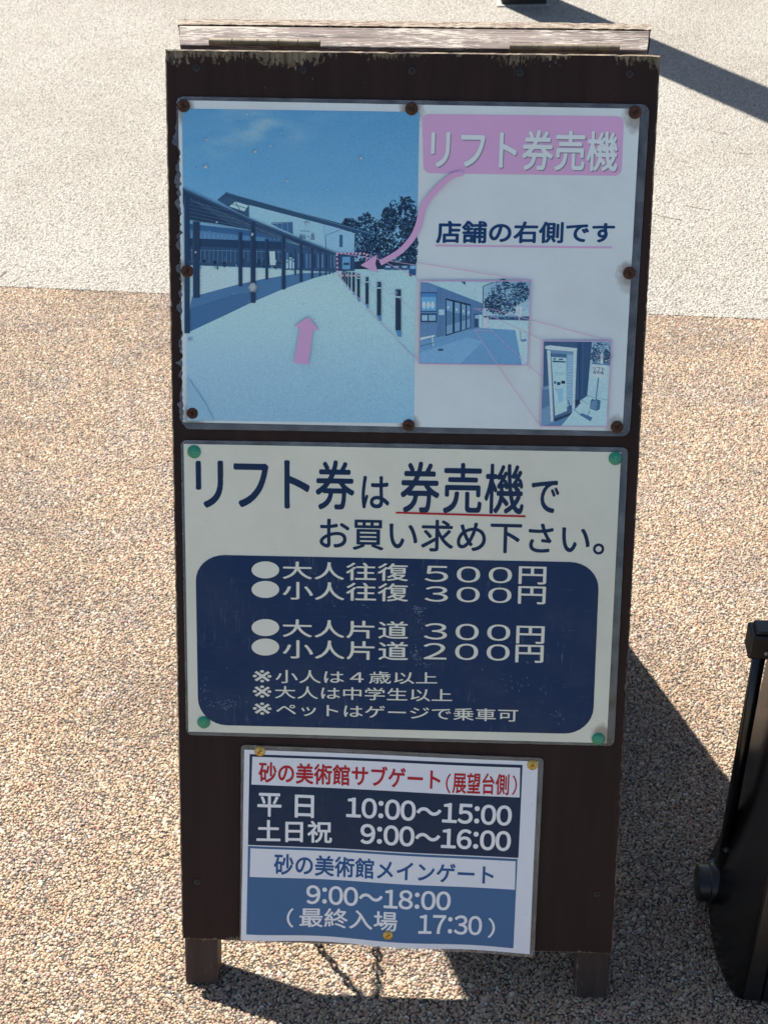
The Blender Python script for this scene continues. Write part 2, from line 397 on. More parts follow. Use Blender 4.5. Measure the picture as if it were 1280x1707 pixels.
# front panel: worn edges, so the outline wanders a little
def panel(name, u0, u1, v0, v1, n0, n1, mats, parent, wear=.0004, seedv=1):
    rs = np.random.default_rng(seedv); bm = bmesh.new(); pts = []
    def side(a, b, nrm):
        n = max(2, int((Vector(b)-Vector(a)).length/.006))
        for i in range(n):
            t = i/n; k = -abs(rs.normal(0, wear))*(1.0 if rs.random() < .5 else .2)
            if min(t, 1-t)*n < 1.2: k -= wear*1.2
            pts.append((a[0]+(b[0]-a[0])*t+nrm[0]*k, a[1]+(b[1]-a[1])*t+nrm[1]*k))
    side((u0, v0), (u1, v0), (0, -1)); side((u1, v0), (u1, v1), (1, 0)); side((u1, v1), (u0, v1), (0, 1)); side((u0, v1), (u0, v0), (-1, 0))
    cu, cv = (u0+u1)/2, (v0+v1)/2; hw, hh = (u1-u0)/2, (v1-v0)/2
    f = [bm.verts.new((cu+(x-cu)*(hw-.0016)/hw, cv+(y-cv)*(hh-.0016)/hh, n1)) for x, y in pts]; k = [bm.verts.new((x, y, n0)) for x, y in pts]
    mid = [bm.verts.new((x, y, n1-.0016)) for x, y in pts]
    bm.faces.new(f); bm.faces.new(k[::-1]); N = len(pts)
    for i in range(N):
        j = (i+1) % N; fc = bm.faces.new((f[i], mid[i], mid[j], f[j])); fc.material_index = 1 if len(mats) > 1 else 0
    for i in range(N):
        j = (i+1) % N; fc = bm.faces.new((mid[i], k[i], k[j], mid[j])); fc.material_index = 1 if len(mats) > 1 else 0
    return bm_obj(name, bm, mats, parent)
WORN = plain('worn raw edge', rgb(44, 32, 27), .8, 0, .4, 55, bump=.5, hi=rgb(138, 122, 100))
fp = panel('front_panel', -BW/2, BW/2, 0, BH, -PT, 0, [PLY, WORN], sign)
def screw_at(px, py, parent, r=.0046, dark=STEEL):
    u, v = uv(px, py); bm = bmesh.new()
    Mx = Matrix.Translation((u, v, 0)) @ Matrix.Rotation(random.uniform(0, 1.5), 4, 'Z')
    add_lathe(bm, [(r, .0001), (r, .0007), (r*.85, .0012), (0, .0014)], 18, Mx)
    for f in bm.faces: f.material_index = 0
    for a in (0, math.pi/2):
        M2 = Mx @ Matrix.Rotation(a, 4, 'Z'); vs = add_box(bm, (-r*.62, -r*.14, .0010), (r*.62, r*.14, .00155 if a == 0 else .00152))
        for q in vs: q.co = M2 @ q.co
    for f in bm.faces:
        if f.calc_center_median().z > .0014 or len(f.verts) == 4 and max(e.calc_length() for e in f.edges) > r*1.1: f.material_index = 1
    o = bm_obj('screw', bm, [dark, SLOT], parent)
for q in ((328, 113), (505, 116.6), (686.6, 118), (866, 121), (1049, 123.5), (330, 1470), (995, 1490)): screw_at(*q, fp)
# front frame: two legs, top rail, lower rail
for u in (-BW/2+.0015, BW/2-.0485):
    bm = bmesh.new(); add_box(bm, (u, -FOOT+.012, -PT-RT), (u+.047, BH-.002, -PT-.0004))
    for v_ in bm.verts:                                   # foot cut level with the ground
        if v_.co.y < 0:
            v_.co.y = (-.0005 - BO.z - BN.z*v_.co.z)/BY.z
    bm_obj('leg', bm, LEG, sign, bevel=.003)
bm = bmesh.new(); add_box(bm, (-BW/2+.049, BH-.06, -PT-RT), (BW/2-.049, BH-.003, -PT-.0004)); bm_obj('top_rail', bm, LEG, sign, bevel=.002)
bm = bmesh.new(); add_box(bm, (-BW/2+.049, .56, -PT-RT), (BW/2-.049, .605, -PT-.0004)); bm_obj('middle_rail', bm, LEG, sign, bevel=.002)
# rear panel, leaning the other way
RY = Vector((0, -math.sin(LEAN2), math.cos(LEAN2))); RN = Vector((0, math.cos(LEAN2), math.sin(LEAN2)))
RTOP = BO + BY*BH + Vector((0, APEX, 0)) + RY*.011        # outer top edge
RO = RTOP - RY*BH
RM = Matrix((-BX, RY, RN)).transposed().to_4x4(); RM.translation = RO
RL = BMAT.inverted() @ RM
rear = panel('rear_panel', -BW/2+.004, BW/2-.004, .012, BH, -PT, 0, [PLY, EDGE], sign, .0007, 3); rear.matrix_local = RL
for u in (-BW/2+.005, BW/2-.052):
    bm = bmesh.new(); add_box(bm, (u, -FOOT+.012, -PT-RT), (u+.047, BH-.06, -PT-.0006))
    for v_ in bm.verts:
        if v_.co.y < 0: v_.co.y = (-.0005 - RO.z - RN.z*v_.co.z)/RY.z
    o = bm_obj('leg', bm, LEG, sign, bevel=.003); o.matrix_local = RL
bm = bmesh.new(); add_box(bm, (-BW/2+.0115, BH-.058, -PT-RT), (BW/2-.0115, BH-.0015, -PT-.0012))
for v_ in bm.verts:
    if v_.co.z > -.02: v_.co.x *= 1.018
o = bm_obj('rear_top_rail', bm, RAIL, sign, bevel=.0015); o.matrix_local = RL
# hinges sit in the valley between the two panels
def hinge(pxa, pya, pxb, pyb):
    def on_valley(px, py):
        ray = d_ + r_*((px-640)/FPX) - u_*((py-853.5)/FPX)
        y = (BO + BY*BH).y + .020; return CAMP + ray*((y-CAMP.y)/ray.y)
    A, B_ = on_valley(pxa, pya), on_valley(pxb, pyb); bm = bmesh.new()
    Lh = (B_-A).length; ax = (B_-A).normalized()
    Mh = ax.to_track_quat('Z', 'Y').to_matrix().to_4x4(); Mh.translation = A
    Ml = BMAT.inverted() @ Mh
    for i, (s, e) in enumerate(((0, .21), (.213, .438), (.441, .625), (.628, .80), (.803, 1))):
        add_lathe(bm, [(0, s*Lh), (.0042, s*Lh), (.0046, s*Lh+.0006), (.0046, e*Lh-.0006), (.0042, e*Lh), (0, e*Lh)], 16, Ml)
    return bm_obj('hinge', bm, HINGE, sign, smooth=False)
hinge(349, 69.5, 534, 72.5); hinge(849, 79, 1032, 80.5)
# chain looped between hooks on the inside of the panels
def chain(pts, name='chain'):
    bm = bmesh.new(); Bi = BMAT.inverted()
    pts = [Vector(p) for p in pts]; dense = []
    for a, b in zip(pts, pts[1:]):
        n = max(2, int((b-a).length/.001)); dense += [a.lerp(b, i/n) for i in range(n)]
    acc, last, cen = 0, dense[0], [dense[0]]
    for q in dense[1:]:
        acc += (q-last).length; last = q
        if acc > .025: cen.append(q); acc = 0
    for i in range(len(cen)-1):
        a, b = cen[i], cen[i+1]; t = (b-a).normalized(); c = (a+b)/2
        x = t.cross(Vector((.3, 1, .2))).normalized(); y = t.cross(x)
        wd = x if i % 2 else y
        wd = (wd + .35*(y if i % 2 else x)).normalized()
        add_tube(bm, [Bi @ (c + t*(.0158*math.cos(k*math.pi/8)) + wd*(.0080*math.sin(k*math.pi/8))) for k in range(16)], .0021, 6, True)
    return bm_obj(name, bm, CHAIN, sign, smooth=True)
chain([(-.198, .212, .47), (-.2, .188, .42), (-.205, .188, .33), (-.208, .19, .25), (-.2, .22, .15), (-.16, .27, .125), (-.1, .36, .14)])
chain([(-.195, .212, .47), (-.183, .199, .43), (-.155, .198, .345), (-.1275, .201, .264), (-.09, .22, .22), (-.04, .27, .2), (.0, .36, .205)])

# ------------------------------------------------------------------ glyphs: outlines of the built-in font, softened to rounded strokes
_cu = bpy.data.curves.new('glyph', 'FONT'); _cu.size = 1; _cu.resolution_u = 6
_to = bpy.data.objects.new('glyph', _cu); COL.objects.link(_to)
def raw_outline(ch):
    _cu.body = ch; dg = bpy.context.evaluated_depsgraph_get(); dg.update()
    c = _to.evaluated_get(dg).to_curve(dg); loops = []
    for s in c.splines:
        bp = s.bezier_points; n = len(bp); L = []
        for i in range(n):
            a, b = bp[i], bp[(i+1) % n]
            p0, p1, p2, p3 = [np.array(v[:2]) for v in (a.co, a.handle_right, b.handle_left, b.co)]
            for k in range(5):
                t = k/5; L.append(p0*(1-t)**3+3*p1*t*(1-t)**2+3*p2*t*t*(1-t)+p3*t**3)
        loops.append(np.array(L))
    _to.evaluated_get(dg).to_curve_clear()
    return loops
RES = 200; PADE = .16; GN = int(RES*(1+2*PADE))
_I = (np.arange(GN)[:, None]-np.arange(GN)[None, :]).astype(np.float32)**2
def edt2(mask):
    """squared distance of every cell to the nearest True cell"""
    big = 1e5; f = np.where(mask, 0, big).astype(np.float32)
    g = np.full_like(f, big); d = np.full(GN, 1e3, np.float32)
    for i in range(GN): d = np.where(mask[i], 0, d+1); g[i] = d
    d = np.full(GN, 1e3, np.float32)
    for i in range(GN-1, -1, -1): d = np.where(mask[i], 0, d+1); g[i] = np.minimum(g[i], d)
    g = g*g; out = np.empty_like(f)
    for i in range(GN): out[i] = (g[i][None, :]+_I).min(1)
    return out
def contours(F):
    """marching squares at 0 (inside > 0) -> closed loops"""
    H, W_ = F.shape; ins = F > 0; nxt = {}
    code = (ins[:-1, :-1]*1+ins[:-1, 1:]*2+ins[1:, 1:]*4+ins[1:, :-1]*8)
    T = {1: [(3, 0)], 2: [(0, 1)], 3: [(3, 1)], 4: [(1, 2)], 5: [(3, 2), (1, 0)], 6: [(0, 2)], 7: [(3, 2)], 8: [(2, 3)], 9: [(2, 0)], 10: [(0, 3), (2, 1)], 11: [(2, 1)], 12: [(1, 3)], 13: [(1, 0)], 14: [(0, 3)]}
    E = {0: lambda y, x: ('h', y, x), 2: lambda y, x: ('h', y+1, x), 3: lambda y, x: ('v', y, x), 1: lambda y, x: ('v', y, x+1)}
    for y, x in zip(*np.nonzero((code > 0) & (code < 15))):
        for a, b in T[int(code[y, x])]: nxt[E[a](y, x)] = E[b](y, x)
    def pos(k):
        t, y, x = k
        if t == 'h': a, b = F[y, x], F[y, x+1]; return (x+a/(a-b), y)
        a, b = F[y, x], F[y+1, x]; return (x, y+a/(a-b))
    loops = []
    while nxt:
        k0 = next(iter(nxt)); L = []; k = k0
        while k in nxt: L.append(pos(k)); k = nxt.pop(k)
        if len(L) > 12: loops.append(np.array(L))
    return loops
def simplify(L, tol):
    n = len(L); j = int(np.argmax(((L-L[0])**2).sum(1))); keep = np.zeros(n+1, bool); P = np.vstack([L, L[:1]])
    keep[[0, j, n]] = True; st = [(0, j), (j, n)]
    while st:
        a, b = st.pop()
        if b-a < 2: continue
        d = P[b]-P[a]; q = P[a+1:b]-P[a]; ln = math.hypot(*d)
        dist = np.abs(d[0]*q[:, 1]-d[1]*q[:, 0])/ln if ln > 1e-9 else np.hypot(q[:, 0], q[:, 1])
        i = int(dist.argmax())
        if dist[i] > tol: keep[a+1+i] = True; st += [(a, a+1+i), (a+1+i, b)]
    return P[:-1][keep[:-1]]
_cache = {}
def glyph(ch, ero, dil):
    key = (ch, ero, dil)
    if key in _cache: return _cache[key]
    loops = raw_outline(ch); xs = np.arange(GN)+.5
    wid = max(l[:, 0].max() for l in loops)
    cnt = np.zeros((GN, GN), np.int32)
    for L in loops:
        P = (L+np.array([PADE, .12+PADE]))*RES; Q = np.roll(P, -1, 0)
        for (x0, y0), (x1, y1) in zip(P, Q):
            if y0 == y1: continue
            lo, hi = (y0, y1) if y0 < y1 else (y1, y0)
            r = np.arange(max(0, math.ceil(lo-.5)), min(GN-1, math.ceil(hi-.5)-1)+1)
            if len(r) == 0: continue
            X = x0+(r+.5-y0)*(x1-x0)/(y1-y0); sgn = 1 if y1 > y0 else -1
            for rr, xx in zip(r, X): cnt[rr, max(0, math.ceil(xx-.5)):] += sgn
    m = cnt != 0
    if ero > 0: m = np.sqrt(edt2(~m)) > ero*RES
    sd = np.sqrt(edt2(~m))-np.sqrt(edt2(m))               # > 0 inside
    sd = sd+dil*RES
    k = np.array([.25, .5, .25]); 
    for ax in (0, 1): sd = k[0]*np.roll(sd, 1, ax)+k[1]*sd+k[2]*np.roll(sd, -1, ax)
    out = [(simplify(L, .28)+.5)/RES-np.array([PADE, .12+PADE]) for L in contours(sd)]
    _cache[key] = (out, 1.0 if wid > .62 or ord(ch) > 0x2000 else None, wid)
    return _cache[key]
def fill(loops):
    """2D curve fill -> (verts, faces)"""
    cu = bpy.data.curves.new('fill', 'CURVE'); cu.dimensions = '2D'; cu.fill_mode = 'FRONT'
    for L in loops:
        s = cu.splines.new('POLY'); s.points.add(len(L)-1)
        s.points.foreach_set('co', np.concatenate([L, np.zeros((len(L), 1)), np.ones((len(L), 1))], 1).astype(np.float32).ravel()); s.use_cyclic_u = True
    o = bpy.data.objects.new('fill', cu); COL.objects.link(o)
    dg = bpy.context.evaluated_depsgraph_get(); me = bpy.data.meshes.new_from_object(o.evaluated_get(dg))
    V = np.array([v.co[:2] for v in me.vertices]); F = [tuple(p.vertices) for p in me.polygons]
    bpy.data.objects.remove(o); bpy.data.curves.remove(cu); bpy.data.meshes.remove(me)
    return V, F

# ------------------------------------------------------------------ notices
class Notice:
    """a laminated sheet on the board; everything on it is measured in photo pixels and laid on the board's face"""
    def __init__(self, name, label, film_quad, lift, wave):
        c = [uv(*p) for p in film_quad]; self.fq = film_quad
        self.u0, self.v0 = (c[2][0]+c[3][0])/2, (c[2][1]+c[3][1])/2
        self.root = empty(name, BMAT @ Matrix.Translation((self.u0, self.v0, lift)))
        tag(self.root, label, 'notice'); self.wave = wave; self.z = 0.0
    def loc(self, p): 
        u, v = uv(*p); return u-self.u0, v-self.v0
    def slope(self, y):                                   # baseline slope and letter lean at a photo row
        (ax, ay), (bx, by), (cx, cy), (dx, dy) = self.fq
        t = (y-(ay+by)/2)/((cy+dy)/2-(ay+by)/2); s0 = (by-ay)/(bx-ax); s1 = (cy-dy)/(cx-dx); return s0+(s1-s0)*t
    def lean(self, x):
        (ax, ay), (bx, by), (cx, cy), (dx, dy) = self.fq
        t = (x-(ax+dx)/2)/((bx+cx)/2-(ax+dx)/2); l0 = (dx-ax)/(dy-ay); l1 = (cx-bx)/(cy-by); return l0+(l1-l0)*t
    def build(self, name, polys, mats, z, parent=None, thick=0.0, cols=None):
        """polys: list of (Nx2 array of px, list of faces); bent by the sheet's own wave"""
        bm = bmesh.new(); lay = bm.loops.layers.float_color.new('Col') if cols is not None else None
        for i, (P, F) in enumerate(polys):
            dz = z+i*5e-6 if cols is not None else z
            vs = [bm.verts.new((*self.loc(p), dz)) for p in P]
            for f in F:
                try: fc = bm.faces.new([vs[k] for k in f])
                except ValueError: continue
                if lay is not None:
                    c = cols[i]
                    for lp, k in zip(fc.loops, f): lp[lay] = c[k] if isinstance(c, list) else c
        us = [v.co.x for v in bm.verts]; vv = [v.co.y for v in bm.verts]; st = .02 if cols is None else .01
        for lo, hi, ax in ((min(us), max(us), 0), (min(vv), max(vv), 1)):
            k = math.floor(lo/st)+1
            while k*st < hi:
                pc = [0, 0, 0]; nn = [0, 0, 0]; pc[ax] = k*st; nn[ax] = 1
                bmesh.ops.bisect_plane(bm, geom=bm.verts[:]+bm.edges[:]+bm.faces[:], dist=1e-7, plane_co=pc, plane_no=nn); k += 1
        for v in bm.verts: v.co.z += self.wave(v.co.x, v.co.y)
        bmesh.ops.recalc_face_normals(bm, faces=bm.faces)
        for f in bm.faces:
            f.normal_update()
            if f.normal.z < 0: f.normal_flip()
        if thick:
            r = bmesh.ops.extrude_face_region(bm, geom=bm.faces[:])
            for v in [g for g in r['geom'] if isinstance(g, bmesh.types.BMVert)]: v.co.z -= thick
        me = bpy.data.meshes.new(name); bm.to_mesh(me); bm.free()
        return link_mesh(name, me, mats, parent or self.root)
    def row(self, text, x0, x1, b0, b1, h, ero=.015, dil=.03, pitch=None, seg=None):
        """a line of lettering: ink from x0 to x1, baseline from b0 to b1, ink height h -> (verts px, faces)"""
        x = 0.0; L = []
        for ch in text:
            if ch in '0123456789:':                       # set narrow, from the same face as the other characters
                g = glyph(chr(ord(ch)+0xFEE0), ero, dil)[0]; lo = min(l[:, 0].min() for l in g); hi = max(l[:, 0].max() for l in g)
                adv = .60 if ch != ':' else .30
                for lp in g: L.append(lp+np.array([x+adv/2-(lo+hi)/2, .03 if ch == ':' else 0]))
                x += adv; continue
            if ch in ' \u3000': x += 1.0 if ch == '\u3000' else .35; continue
            g, full, wid = glyph(ch, ero, dil)
            for lp in g: L.append(lp+np.array([x, 0]))
            x += 1.0 if full else wid+.07
        V, F = fill(L)
        lo, hi = V.min(0), V.max(0); t = (V-lo)/(hi-lo)
        X = x0+(x1-x0)*t[:, 0]; base = b0+(b1-b0)*t[:, 0]
        hh = h if not isinstance(h, tuple) else h[0]+(h[1]-h[0])*t[:, 0]
        Y = base-hh*t[:, 1]; ln = np.array([self.lean(q) for q in X])
        X = X+ln*(Y-(base-hh/2))
        return np.stack([X, Y], 1), F
    def chars(self, items, ero, dil):
        """single characters by their own ink boxes (x0, y0, x1, y1)"""
        Vs, Fs, n = [], [], 0
        for ch, x0, y0, x1, y1 in items:
            V, F = fill(glyph(ch, ero, dil)[0]); lo, hi = V.min(0), V.max(0); t = (V-lo)/(hi-lo)
            yc, xc = (y0+y1)/2, (x0+x1)/2; sl = self.slope(yc); ln = self.lean(xc)
            X = x0+(x1-x0)*t[:, 0]; Y = y1-(y1-y0)*t[:, 1]
            Vs.append(np.stack([X+ln*(Y-yc), Y+sl*(X-xc)], 1)); Fs += [tuple(k+n for k in f) for f in F]; n += len(V)
        return np.concatenate(Vs), Fs
def rounded(q, rx, ry, nx=24, ny=24, jag=None):
    """rounded quad as rows of faces; q = TL TR BR BL in px, rx, ry = corner radius as fractions"""
    if rx > 0:
        e = [ry*(1-math.cos(a*math.pi/16)) for a in range(9)]; ts = e+list(np.linspace(ry, 1-ry, ny)[1:-1])+[1-k for k in e[::-1]]
    else: ts = list(np.linspace(0, 1, ny))
    q = [np.array(p, float) for p in q]; P, F = [], []
    for t in ts:
        ins = 0.0
        k = min(t, 1-t)
        if rx > 0 and k < ry: ins = rx*(1-math.sqrt(max(0, 1-((ry-k)/ry)**2)))
        for i in range(nx+1):
            s = ins+(1-2*ins)*i/nx
            p = (q[0]*(1-s)+q[1]*s)*(1-t)+(q[3]*(1-s)+q[2]*s)*t
            if jag and i == 0: p = p+np.array([jag(t), 0])
            P.append(p)
    for j in range(len(ts)-1):
        for i in range(nx):
            a = j*(nx+1)+i; F.append((a, a+1, a+nx+2, a+nx+1))
    return np.array(P), F
def poly(pts): return np.array(pts, float), [tuple(range(len(pts)))]
def stroke(pts, w, close=False):
    """a polyline of constant (or listed) width as quads"""
    P = [np.array(p, float) for p in pts]; n = len(P); V, F = [], []
    W_ = w if isinstance(w, (list, tuple)) else [w]*n
    for i, p in enumerate(P):
        t = P[min(i+1, n-1)]-P[max(i-1, 0)]; t = t/np.hypot(*t); nr = np.array([-t[1], t[0]])
        V += [p+nr*W_[i]/2, p-nr*W_[i]/2]
    for i in range(n-1): F.append((2*i, 2*i+1, 2*i+3, 2*i+2))
    return np.array(V), F
def ellipse(cx, cy, a, b, n=28): return poly([(cx+a*math.cos(2*math.pi*i/n), cy+b*math.sin(2*math.pi*i/n)) for i in range(n)])
def bez(pts, n=40):
    """Catmull-Rom through points"""
    P = [np.array(p, float) for p in pts]; P = [2*P[0]-P[1]]+P+[2*P[-1]-P[-2]]; out = []; m = len(P)-3
    for k in range(m):
        a, b, c, d = P[k:k+4]
        for i in range(n//m):
            t = i/(n//m); out.append(.5*((2*b)+(c-a)*t+(2*a-5*b+4*c-d)*t*t+(3*b-a-3*c+d)*t**3))
    out.append(P[-2]); return out
def merge(parts):
    V, F, n = [], [], 0
    for v, f in parts: V.append(v); F += [tuple(k+n for k in q) for q in f]; n += len(v)
    return np.concatenate(V), F

KP = 1.3
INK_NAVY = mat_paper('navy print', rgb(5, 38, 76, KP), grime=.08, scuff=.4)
INK_TEXT = mat_paper('navy lettering', rgb(7, 36, 70, KP), grime=.05)
INK_TEXT2 = mat_paper('faded blue lettering', rgb(18, 56, 100, KP), grime=.05)
INK_PINK = mat_paper('pink print', rgb(204, 160, 196, KP), grime=.08)
INK_SHADE = mat_paper('grey letter edge', rgb(128, 124, 140, KP), grime=.05)
INK_WHITE = mat_paper('unprinted white', rgb(206, 214, 212, KP), grime=.06)
INK_CREAM = mat_paper('unprinted cream', rgb(209, 208, 192, KP), grime=.06)
INK_RED = mat_paper('red print', rgb(166, 26, 36, KP), grime=.03)
PRINT = mat_paper('photographic print', (1, 1, 1, 1), grime=.05, attr=True)

# ---- 1. the guide poster ----------------------------------------------------
POSTER_Q = [(293, 160.5), (1082, 174), (1048.5, 727), (302, 714.5)]
def wave1(u, v): return .0009*math.sin(8*u+1)*math.sin(7*v)+.0006*math.sin(10*v+2)
ps = Notice('guide_poster', 'sun-faded laminated poster with walkway photo and pink arrows, topmost notice on the board', POSTER_Q, .0022, wave1)
jr = np.random.default_rng(5); jv = np.cumsum(jr.normal(0, 1.2, 400)); jv = (jv-np.convolve(np.pad(jv, 20, 'edge'), np.ones(41)/41, 'valid'))*1.3
ps.build('laminate_film', [rounded(POSTER_Q, .018, .026, 30, 160, lambda t: jv[int(t*399)]+(2 if .3 < t < .9 else 0)*abs(math.sin(t*90)))], FILM, 0, thick=.0003)
RUSTY = [(307, 176.5), (686, 181.5), (1057.5, 187.5), (313, 452), (1048, 455), (322, 688), (681, 708), (1027.5, 711)]
P_PAPER = mat_paper('poster paper', rgb(203, 212, 211, KP), [ps.loc(p) for p in RUSTY], grime=.16)
jv2 = np.abs(jr.normal(0, 1.6, 400))
ps.build('paper', [rounded([(297.5, 167), (1066, 181.5), (1036.5, 718), (305, 703)], 0, 0, 30, 120, lambda t: jv2[int(t*399)]*(1.0 if t > .15 else .2))], P_PAPER, .0003)
# the photograph, printed
Z3 = lambda x, y: (280+x/2.909, 300+y/2.909)
Z4 = lambda x, y: (660+x/2.7826, 400+y/2.7826)
class Print:
    def __init__(self, Z): self.Z, self.p, self.c = Z, [], []
    def pc(self, c):                                      # faded print: a little greener and lifted
        r, g, b = c; return rgb(8+r*.97, 14+g*1.0, 14+b*.96, KP)
    def poly(self, pts, c): self.p.append(poly([self.Z(*q) for q in pts])); self.c.append(self.pc(c))
    def line(self, pts, w, c): self.p.append(stroke([self.Z(*q) for q in pts], w)); self.c.append(self.pc(c))
    def rect(self, x0, y0, x1, y1, c): self.poly([(x0, y0), (x1, y0), (x1, y1), (x0, y1)], c)
    def grad(self, q, rows, nx=10):
        """a quad coloured by rows of (t, left colour, right colour)"""
        P, F = rounded([self.Z(*p) for p in q], 0, 0, nx, len(rows)); cs = []
        q_ = [np.array(self.Z(*p)) for p in q]; P = []
        for t, cl, cr in rows:
            for i in range(nx+1):
                s = i/nx; P.append((q_[0]*(1-s)+q_[1]*s)*(1-t)+(q_[3]*(1-s)+q_[2]*s)*t)
                cs.append(self.pc(cl[i] if cr is None else [cl[k]*(1-s)+cr[k]*s for k in range(3)]))
        self.p.append((np.array(P), F)); self.c.append(cs)
    def foliage(self, shape, n, r, pal, seedv):
        """leaf tufts inside a set of ellipses"""
        rs = np.random.default_rng(seedv); V, F = [], []; groups = {}
        for _ in range(n):
            cx, cy, a, b = shape[rs.integers(len(shape))]
            t, q = rs.uniform(0, 2*math.pi), math.sqrt(rs.random()); x, y = cx+a*q*math.cos(t), cy+b*q*math.sin(t)
            k = int(rs.integers(len(pal))); rr = r*rs.uniform(.5, 1.4); th = rs.uniform(0, 6)
            pts = [self.Z(x+rr*math.cos(th+j*1.2566*1.0)*(1 if j % 2 else .55), y+rr*.8*math.sin(th+j*1.2566)*(1 if j % 2 else .6)) for j in range(5)]
            groups.setdefault(k, []).append(poly(pts))
        for k, g in groups.items(): self.p.append(merge(g)); self.c.append(self.pc(pal[k]))
    def build(self, nt, z): return nt.build('photo_print', self.p, PRINT, z, cols=self.c)
P = Print(Z3)
TL, TR, BR, BL = (70, -346), (1219, -329), (1192, 1178), (96, 1163)
from mathutils import noise as mnoise
def cloudy(t, sx):
    top, mid, low = np.array((86, 142, 190)), np.array((104, 158, 202)), np.array((156, 190, 214))
    c = top+(mid-top)*min(1, t/.5) if t < .5 else mid+(low-mid)*(t-.5)/.5
    f = mnoise.fractal((sx*7+3, t*16+sx*5, 4.2), 1.0, 2.0, 5)*.5+.5
    g = math.exp(-((sx-.32)/.17)**2-((t-.11)/.10)**2)+.45*math.exp(-((sx-.12)/.12)**2-((t-.22)/.07)**2)+.10
    return c+(np.array((150, 176, 198))-c)*max(0, min(.85, g*(f-.3)*2.0))
P.grad([TL, TR, (1205, 452), (80, 440)], [(t, [cloudy(t, i/44) for i in range(45)], None) for t in np.linspace(0, 1, 44)], 44)
P.grad([(88, 440), (1203, 430), BR, BL], [(0, (176, 204, 226), (170, 200, 224)), (.12, (184, 208, 226), (178, 204, 226)), (.35, (176, 202, 222), (174, 202, 224)), (.65, (160, 188, 212), (158, 190, 216)), (1, (146, 178, 204), (140, 178, 208))], 12)
rs = np.random.default_rng(8)                            # grain of the paving in the photo
for c in ((150, 182, 208), (170, 196, 216), (136, 168, 196)):
    g = []
    for _ in range(420):
        y = 640+520*rs.random()**.8; x = rs.uniform(110, 1180); r = 1.2+2.6*(y-600)/560; g.append(poly([Z3(x-r, y), Z3(x, y-r*.5), Z3(x+r, y), Z3(x, y+r*.5)]))
    P.p.append(merge(g)); P.c.append(rgb(*c, KP))
# trees
tr = [(1120, 250, 80, 170), (1160, 180, 48, 100), (1100, 330, 100, 90), (960, 260, 62, 100), (950, 330, 85, 85), (1010, 300, 60, 110), (880, 230, 40, 45), (1180, 330, 30, 90), (1075, 190, 40, 60)]
P.foliage(tr, 2600, 9, [(34, 56, 88), (26, 46, 76), (44, 72, 108), (20, 36, 62), (30, 52, 86)], 3)
P.foliage(tr, 420, 5, [(66, 96, 134), (84, 116, 152), (52, 82, 120)], 4)
P.foliage([(1090, 200, 110, 120), (960, 230, 80, 80), (1020, 230, 50, 60)], 130, 4, [(126, 168, 202), (110, 150, 188)], 9)
P.rect(850, 395, 1203, 432, (30, 48, 76))
P.line([(1130, 120), (1138, 420)], 1.2, (18, 30, 52)); P.line([(960, 190), (966, 420)], 1.0, (18, 30, 52)); P.line([(1040, 200), (1046, 420)], 1.0, (18, 30, 52))
for x in (1050, 1090, 1130): P.rect(x, 414, x+36, 436, (62, 92, 132)); P.rect(x+6, 416, x+28, 424, (150, 180, 206))
P.poly([(1168, 420), (1178, 408), (1203, 406), (1202, 462), (1168, 460)], (38, 78, 132)); P.rect(1174, 414, 1202, 430, (128, 168, 204)); P.rect(1172, 452, 1182, 466, (16, 24, 40))
# ground in the shade of the walkway
P.poly([(112, 412), (610, 438), (560, 462), (470, 482), (345, 512), (118, 568)], (186, 208, 226))
P.poly([(92, 742), (118, 566), (345, 505), (470, 478), (640, 452), (812, 446), (700, 478), (560, 528), (410, 592), (260, 664)], (74, 112, 158))
P.poly([(92, 742), (118, 620), (300, 560), (420, 540), (380, 606), (250, 668)], (64, 100, 146))
# buildings
P.poly([(240, 97), (285, 60), (420, 108), (420, 220), (330, 150)], (52, 78, 112))
P.poly([(298, 128), (330, 104), (392, 124), (372, 152)], (176, 204, 226)); P.line([(330, 106), (350, 146)], 1.2, (52, 78, 112)); P.line([(312, 116), (384, 138)], 1.0, (52, 78, 112))
P.poly([(395, 112), (755, 212), (765, 345), (640, 320), (395, 200)], (156, 190, 220))
P.poly([(755, 212), (908, 258), (906, 355), (815, 354), (764, 330)], (146, 182, 214)); P.line([(755, 212), (766, 335)], .8, (104, 140, 180))
P.poly([(286, 58), (420, 100), (640, 158), (830, 208), (1006, 264), (998, 272), (840, 236), (640, 184), (400, 122), (284, 82), (240, 99)], (44, 70, 104))
P.line([(288, 62), (640, 160), (1000, 264)], .9, (96, 130, 166))
P.poly([(500, 212), (606, 206), (608, 262), (545, 235)], (58, 92, 138)); P.line([(500, 208), (608, 204)], .9, (40, 62, 98))
for x in (530, 556, 582): P.line([(x, 209), (x, 255)], .6, (130, 164, 200))
P.rect(832, 265, 848, 325, (58, 88, 128)); P.line([(767, 330), (767, 268), (838, 240)], .9, (60, 86, 122)); P.line([(905, 262), (906, 350)], .9, (60, 86, 122))
P.rect(816, 352, 906, 440, (40, 66, 104)); P.rect(846, 372, 884, 432, (104, 150, 196)); P.rect(852, 400, 880, 412, (40, 62, 96))
P.poly([(105, 212), (440, 250), (560, 290), (560, 318), (105, 318)], (54, 90, 138))
P.poly([(105, 240), (480, 280), (480, 300), (105, 282)], (82, 122, 168)); P.poly([(105, 282), (560, 300), (560, 338), (105, 320)], (34, 54, 88))
P.poly([(105, 320), (690, 342), (690, 434), (105, 412)], (44, 70, 108))
